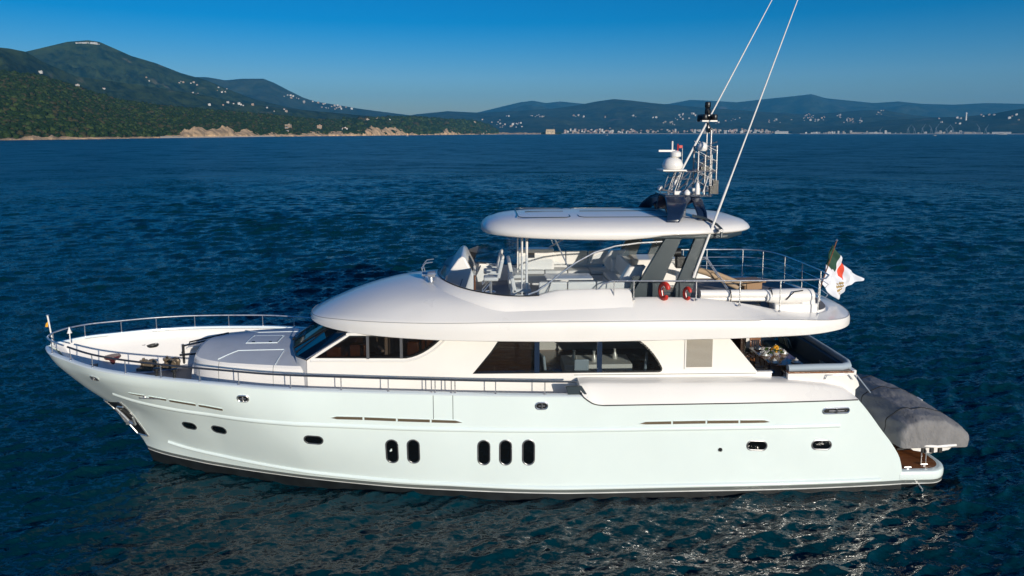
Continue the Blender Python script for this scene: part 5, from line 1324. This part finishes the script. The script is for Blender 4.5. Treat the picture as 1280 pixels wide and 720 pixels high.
# dining set seen through the saloon windows
st_=root('saloon_table',(4.3,-1.1,3.15),'indoor dining table under a pale cloth, seen through the saloon windows','table')
g=MB(); g.box((4.1,-1.1,3.9),(2.4,1.1,.04)); g.box((4.1,-1.66,3.72),(2.4,.02,.4)); g.box((2.9,-1.1,3.72),(.02,1.1,.4)); build('tablecloth',g,M['cloth'],st_,bevel=.01)
g=MB(); g.tube([(3.7,-1.1,3.15),(3.7,-1.1,3.9)],.06,8); g.tube([(4.5,-1.1,3.15),(4.5,-1.1,3.9)],.06,8); build('leg',g,M['wood'],st_)
for i,(x,y,rz,lb) in enumerate(((2.35,-1.7,.3,'pale upholstered chair inside the saloon at the forward end of the clothed table'),(3.4,-2.1,1.57,'pale upholstered chair inside the saloon on the near side of the clothed table'),(5.5,-1.8,2.9,'pale upholstered chair inside the saloon at the aft end of the clothed table'))):
    c=root('saloon_chair',(x,y,3.15),lb,'chair','pale chairs inside the saloon')
    T=Matrix.Translation((x,y,3.15))@Matrix.Rotation(rz,4,'Z')
    g=MB(); g.box((0,0,.46),(.5,.5,.12)); g.v=[tuple(T@Vector(v)) for v in g.v]; build('seat',g,M['greyc'],c,bevel=.03)
    g=MB(); g.box((-.24,0,.85),(.1,.5,.7),ry=-.1); g.v=[tuple(T@Vector(v)) for v in g.v]; build('backrest',g,M['greyc'],c,bevel=.04)
    for sx in (-.2,.2):
        for sy in (-.2,.2): g=MB(); g.tube([(sx,sy,0),(sx,sy,.42)],.02,6); g.v=[tuple(T@Vector(v)) for v in g.v]; build('leg',g,M['wood'],c)
for x,y,lb in ((3.3,-1.2,'silver carafe at the forward end of the clothed saloon table'),(4.0,-1.3,'silver carafe in the middle of the clothed saloon table'),(4.8,-1.0,'silver carafe at the aft end of the clothed saloon table')):
    props(build('carafe',MB().lathe([(.09,0),(.10,.12),(.04,.24),(.04,.34),(.06,.38)],(x,y,3.92),14),M['silver'],origin=(x,y,3.92)),lb,'carafe','carafes on the saloon table')
# lifebuoys on the upper rail (horseshoe)
for x,y,z,lb,sc in ((6.02,-3.02,6.84,'larger red horseshoe lifebuoy hung on the upper rail beside the dark arch leg',.82),(6.80,-2.98,6.74,'smaller red horseshoe lifebuoy hung on the upper rail just aft of the dark arch legs',.6)):
    r0=root('lifebuoy',(x,y,z),lb,'lifebuoy'); tl=Matrix.Translation((x,y,z))@Matrix.Rotation(-1.15,4,'Z')@Matrix.Rotation(.25,4,'Y')
    P=[]; 
    for k in range(17):
        a=R(-60+300*k/16); P.append(tl@Vector((.24*sc*math.cos(a+1.57+math.pi/6*0),0,.30*sc*math.sin(a+math.pi/2))))
    g=MB(); g.tube(P,[.07*sc]+[.105*sc]*15+[.07*sc],10); build('float',g,M['red'],r0)
    g=MB(); g.tube([P[4]+Vector((0,-.09,0)),P[8]+Vector((0,-.1,.02)),P[12]+Vector((0,-.09,0))],.015,5); build('cord',g,M['white'],r0)
# ensign on its staff
fl=root('ensign_staff',(12.05,-1.25,6.3),'green white and red ensign with a gold crest drooping from its staff at the stern','flag')
A=Vector((12.05,-1.25,6.3)); Bt=Vector((12.72,-1.05,8.18))
g=MB(); g.tube([A,Bt],.022,8); build('staff',g,M['wood'],fl)
g=MB(); g.lathe([(0,-.05),(.05,0),(0,.06)],Bt,10); build('finial',g,M['steel'],fl)
# cloth: hoist on the staff, fly hanging downwind; a regular sheet folded on itself
D=math.sqrt
ux=Vector((math.cos(.35),math.sin(.35),0))
def fp(a,b):   # a: along cloth plane (downwind), b: up
    return Vector((12.0,-1.25,0))+ux*a+Vector((0,0,b))
outer=[(.64,8.02),(.72,8.00),(.82,7.76),(1.08,7.42),(1.45,7.08),(1.95,6.78),(2.22,6.66)]
lower=[(.22,6.78),(.20,6.62),(.45,6.40),(.75,6.12),(1.0,5.98),(1.25,6.15),(1.55,6.42),(1.9,6.58),(2.22,6.64)]
def samp(L,t):
    d=[0]
    for i in range(1,len(L)): d.append(d[-1]+math.dist(L[i],L[i-1]))
    s=t*d[-1]
    return (np.interp(s,d,[p[0] for p in L]),np.interp(s,d,[p[1] for p in L]))
n1_,n2_=44,30; vs=[]
for i in range(n1_+1):
    u=i/n1_; a=samp(outer,u); b=samp(lower,u)
    for j in range(n2_+1):
        v=j/n2_; x=a[0]+(b[0]-a[0])*v; z=a[1]+(b[1]-a[1])*v; p=fp(x,z)
        w=.10*math.sin(x*7.0-z*4.5+.8)+.05*math.sin(x*13+z*9); p+=Vector((-ux.y,ux.x,0))*w*min(1,.15+x*.8)*(1-.2*v); vs.append(p)
fs=[];mi=[]
def inpoly(x,z,P):
    c=False
    for i in range(len(P)):
        x1,z1=P[i-1];x2,z2=P[i]
        if (z1>z)!=(z2>z) and x<(x2-x1)*(z-z1)/(z2-z1)+x1: c=not c
    return c
GR=[(.4,8.3),(.78,8.2),(.92,7.66),(.74,7.02),(.25,7.45)]; RD=[(.98,7.84),(1.06,7.72),(1.30,7.30),(1.24,7.0),(1.15,6.72),(1.0,6.9),(1.12,7.35)]
for i in range(n1_):
    for j in range(n2_):
        a=i*(n2_+1)+j; f=(a,a+1,a+n2_+2,a+n2_+1); fs.append(f)
        c=sum((vs[k] for k in f),Vector())/4; x=(c-Vector((12.0,-1.25,0))).dot(ux); z=c.z
        mi.append(1 if inpoly(x,z,GR) else 2 if inpoly(x,z,RD) else 3 if ((x-1.02-(z-6.4)*.25)/.11)**2+((z-6.42)/.24)**2<1 and ((int(i)+int(j))%3) else 0)
me=bpy.data.meshes.new('flag_cloth'); me.from_pydata([tuple(v-Vector(fl.location)) for v in vs],[],fs)
for m_ in (mat('flag_white',(.72,.73,.78),.8),mat('flag_green',(.012,.06,.035),.8),mat('flag_red',(.70,.07,.03),.8),mat('flag_gold',(.36,.24,.08),.8)): me.materials.append(m_)
me.polygons.foreach_set('material_index',mi); me.shade_smooth(); o=bpy.data.objects.new('flag_cloth',me); COL.objects.link(o); o.parent=fl
sm=o.modifiers.new('thick','SOLIDIFY'); sm.thickness=.008
# small courtesy pennant at the bow
g=MB(); vs=[]
for i in range(9):
    for j in range(2): vs.append((-15.6-.03-.11*i/8,.05+.03*math.sin(i*1.1),5.15-.05*i/8*1.4+ (j-.5)*.22*(1-i/10)-.02*i/8))
g.add(vs,[(2*i,2*i+1,2*i+3,2*i+2) for i in range(8)],0); props(build('bow_pennant',g,M['yellow'],origin=(-15.6,.05,5.1)),'tiny yellow and red pennant tied to the white staff at the bow','pennant')
# ================================================================ TENDER under its cover, athwart the swim platform
tn=root('tender',(15.6,0,.56),'small boat under a grey canvas cover, stowed across the swim platform behind the stern','tender')
def tsec(y):
    t=(y+2.55)/5.1
    w=lerp(y,[-2.62,-2.58,-2.45,-1.6,0,1.4,2.2,2.6],[1.1,1.22,1.30,1.34,1.28,1.05,.66,.12]); 
    zt=lerp(y,[-2.62,-2.56,-2.3,-1.5,-.4,.6,1.6,2.4,2.6],[1.86,2.02,2.10,2.16,2.22,2.22,2.14,2.02,1.85]); zb=lerp(y,[-2.62,1.5,2.6],[1.06,1.08,1.4])
    xc=15.84
    pts=[]
    for k in range(33):
        a=math.pi*k/32; c,s=math.cos(a),math.sin(a)
        x=-w*math.copysign(abs(c)**.55,c); z=(abs(s)**.72)
        ph=MN.noise(Vector((x*1.3,y*1.1,z*2)))*.03+.022*math.sin(y*6+x*4+z*3+MN.noise(Vector((x*2,y,z)))*3)*(1-abs(c))*.6
        ph+=.03*math.sin((x+1.2)*9+y*2.2)*(s**.5)
        sk=1-.42*max(0,x/w)**1.6*s; zz=zb+(zt-zb)*z*sk+ph*(.25+s)+.018*math.sin(x*22+y*8)*max(0,1-abs(y+2.3)*1.6)
        pts.append((xc+x*(1+.03*math.sin(y*6+k)),y,zz))
    return pts
ys=list(np.linspace(-2.62,-2.2,10))+list(np.linspace(-2.1,2.6,56))
mb=MB(); mb.loft([tsec(y) for y in ys],0,cu=False,caps=True); build('cover',mb,M['canvas'],tn,smooth=60)
mb=MB()
for y in (-1.7,.2,1.7): mb.tube([(a,b,c+.012) for a,b,c in tsec(y)[1:-1]],.016,5)
builds('tie_strap',mb,M['black'],tn)
mb=MB(); rr=[]
for y in np.linspace(-2.5,2.5,30):
    w=lerp(y,[-2.5,-2.2,0,1.4,2.2,2.5],[.85,1.1,1.18,1.02,.6,.1]); rr.append([(15.78-w,y,1.22),(15.78-w*1.0,y,1.10),(15.78-w*.75,y,.92),(15.78,y,.80),(15.78+w*.75,y,.92),(15.78+w,y,1.10),(15.78+w,y,1.22)])
mb.loft(rr,0,cu=False,caps=True); build('hull',mb,M['white'],tn,smooth=40)
mb=MB(); 
for y in np.linspace(-2.4,2.2,12):
    pass
mb.box((15.6,-1.5,.78),(1.5,.14,.22)); mb.box((15.6,1.3,.78),(1.5,.14,.22)); mb.box((15.9,-2.1,.82),(.5,.3,.24)); mb.tube([(14.9,-1.9,.7),(16.3,-1.9,.72)],.05,7)
for x in (15.5,15.8,16.1): mb.box((x,-2.45,.92),(.14,.2,.18))
builds('cradle',mb,M['rubber'],tn,bevel=.02)
mb=MB(); mb.tube([(14.62,-2.2,1.16),(15.2,-2.52,1.12),(15.9,-2.66,1.12),(16.6,-2.6,1.14)],.05,8); mb.box((16.62,-.3,1.9),(.14,.3,.12)); build('fender_strip',mb,M['white'],tn)
# ================================================================ HAZE
hz=MB(); hz.box((0,-26,540),(42000,42000,1085)); 
hb_=build('haze',hz,[],smooth=0,kind='stuff') if False else None
me=bpy.data.meshes.new('haze'); me.from_pydata(hz.v,[],hz.f); hz_o=bpy.data.objects.new('haze',me); COL.objects.link(hz_o); hz_o['kind']='stuff'
hm=bpy.data.materials.new('haze_air'); hm.use_nodes=True; n=hm.node_tree; n.nodes.clear(); ou=n.nodes.new('ShaderNodeOutputMaterial'); pv=n.nodes.new('ShaderNodeVolumePrincipled')
pv.inputs['Color'].default_value=(.08,.52,1,1); pv.inputs['Density'].default_value=HAZE; pv.inputs['Anisotropy'].default_value=0
n.links.new(pv.outputs[0],ou.inputs['Volume']); me.materials.append(hm)
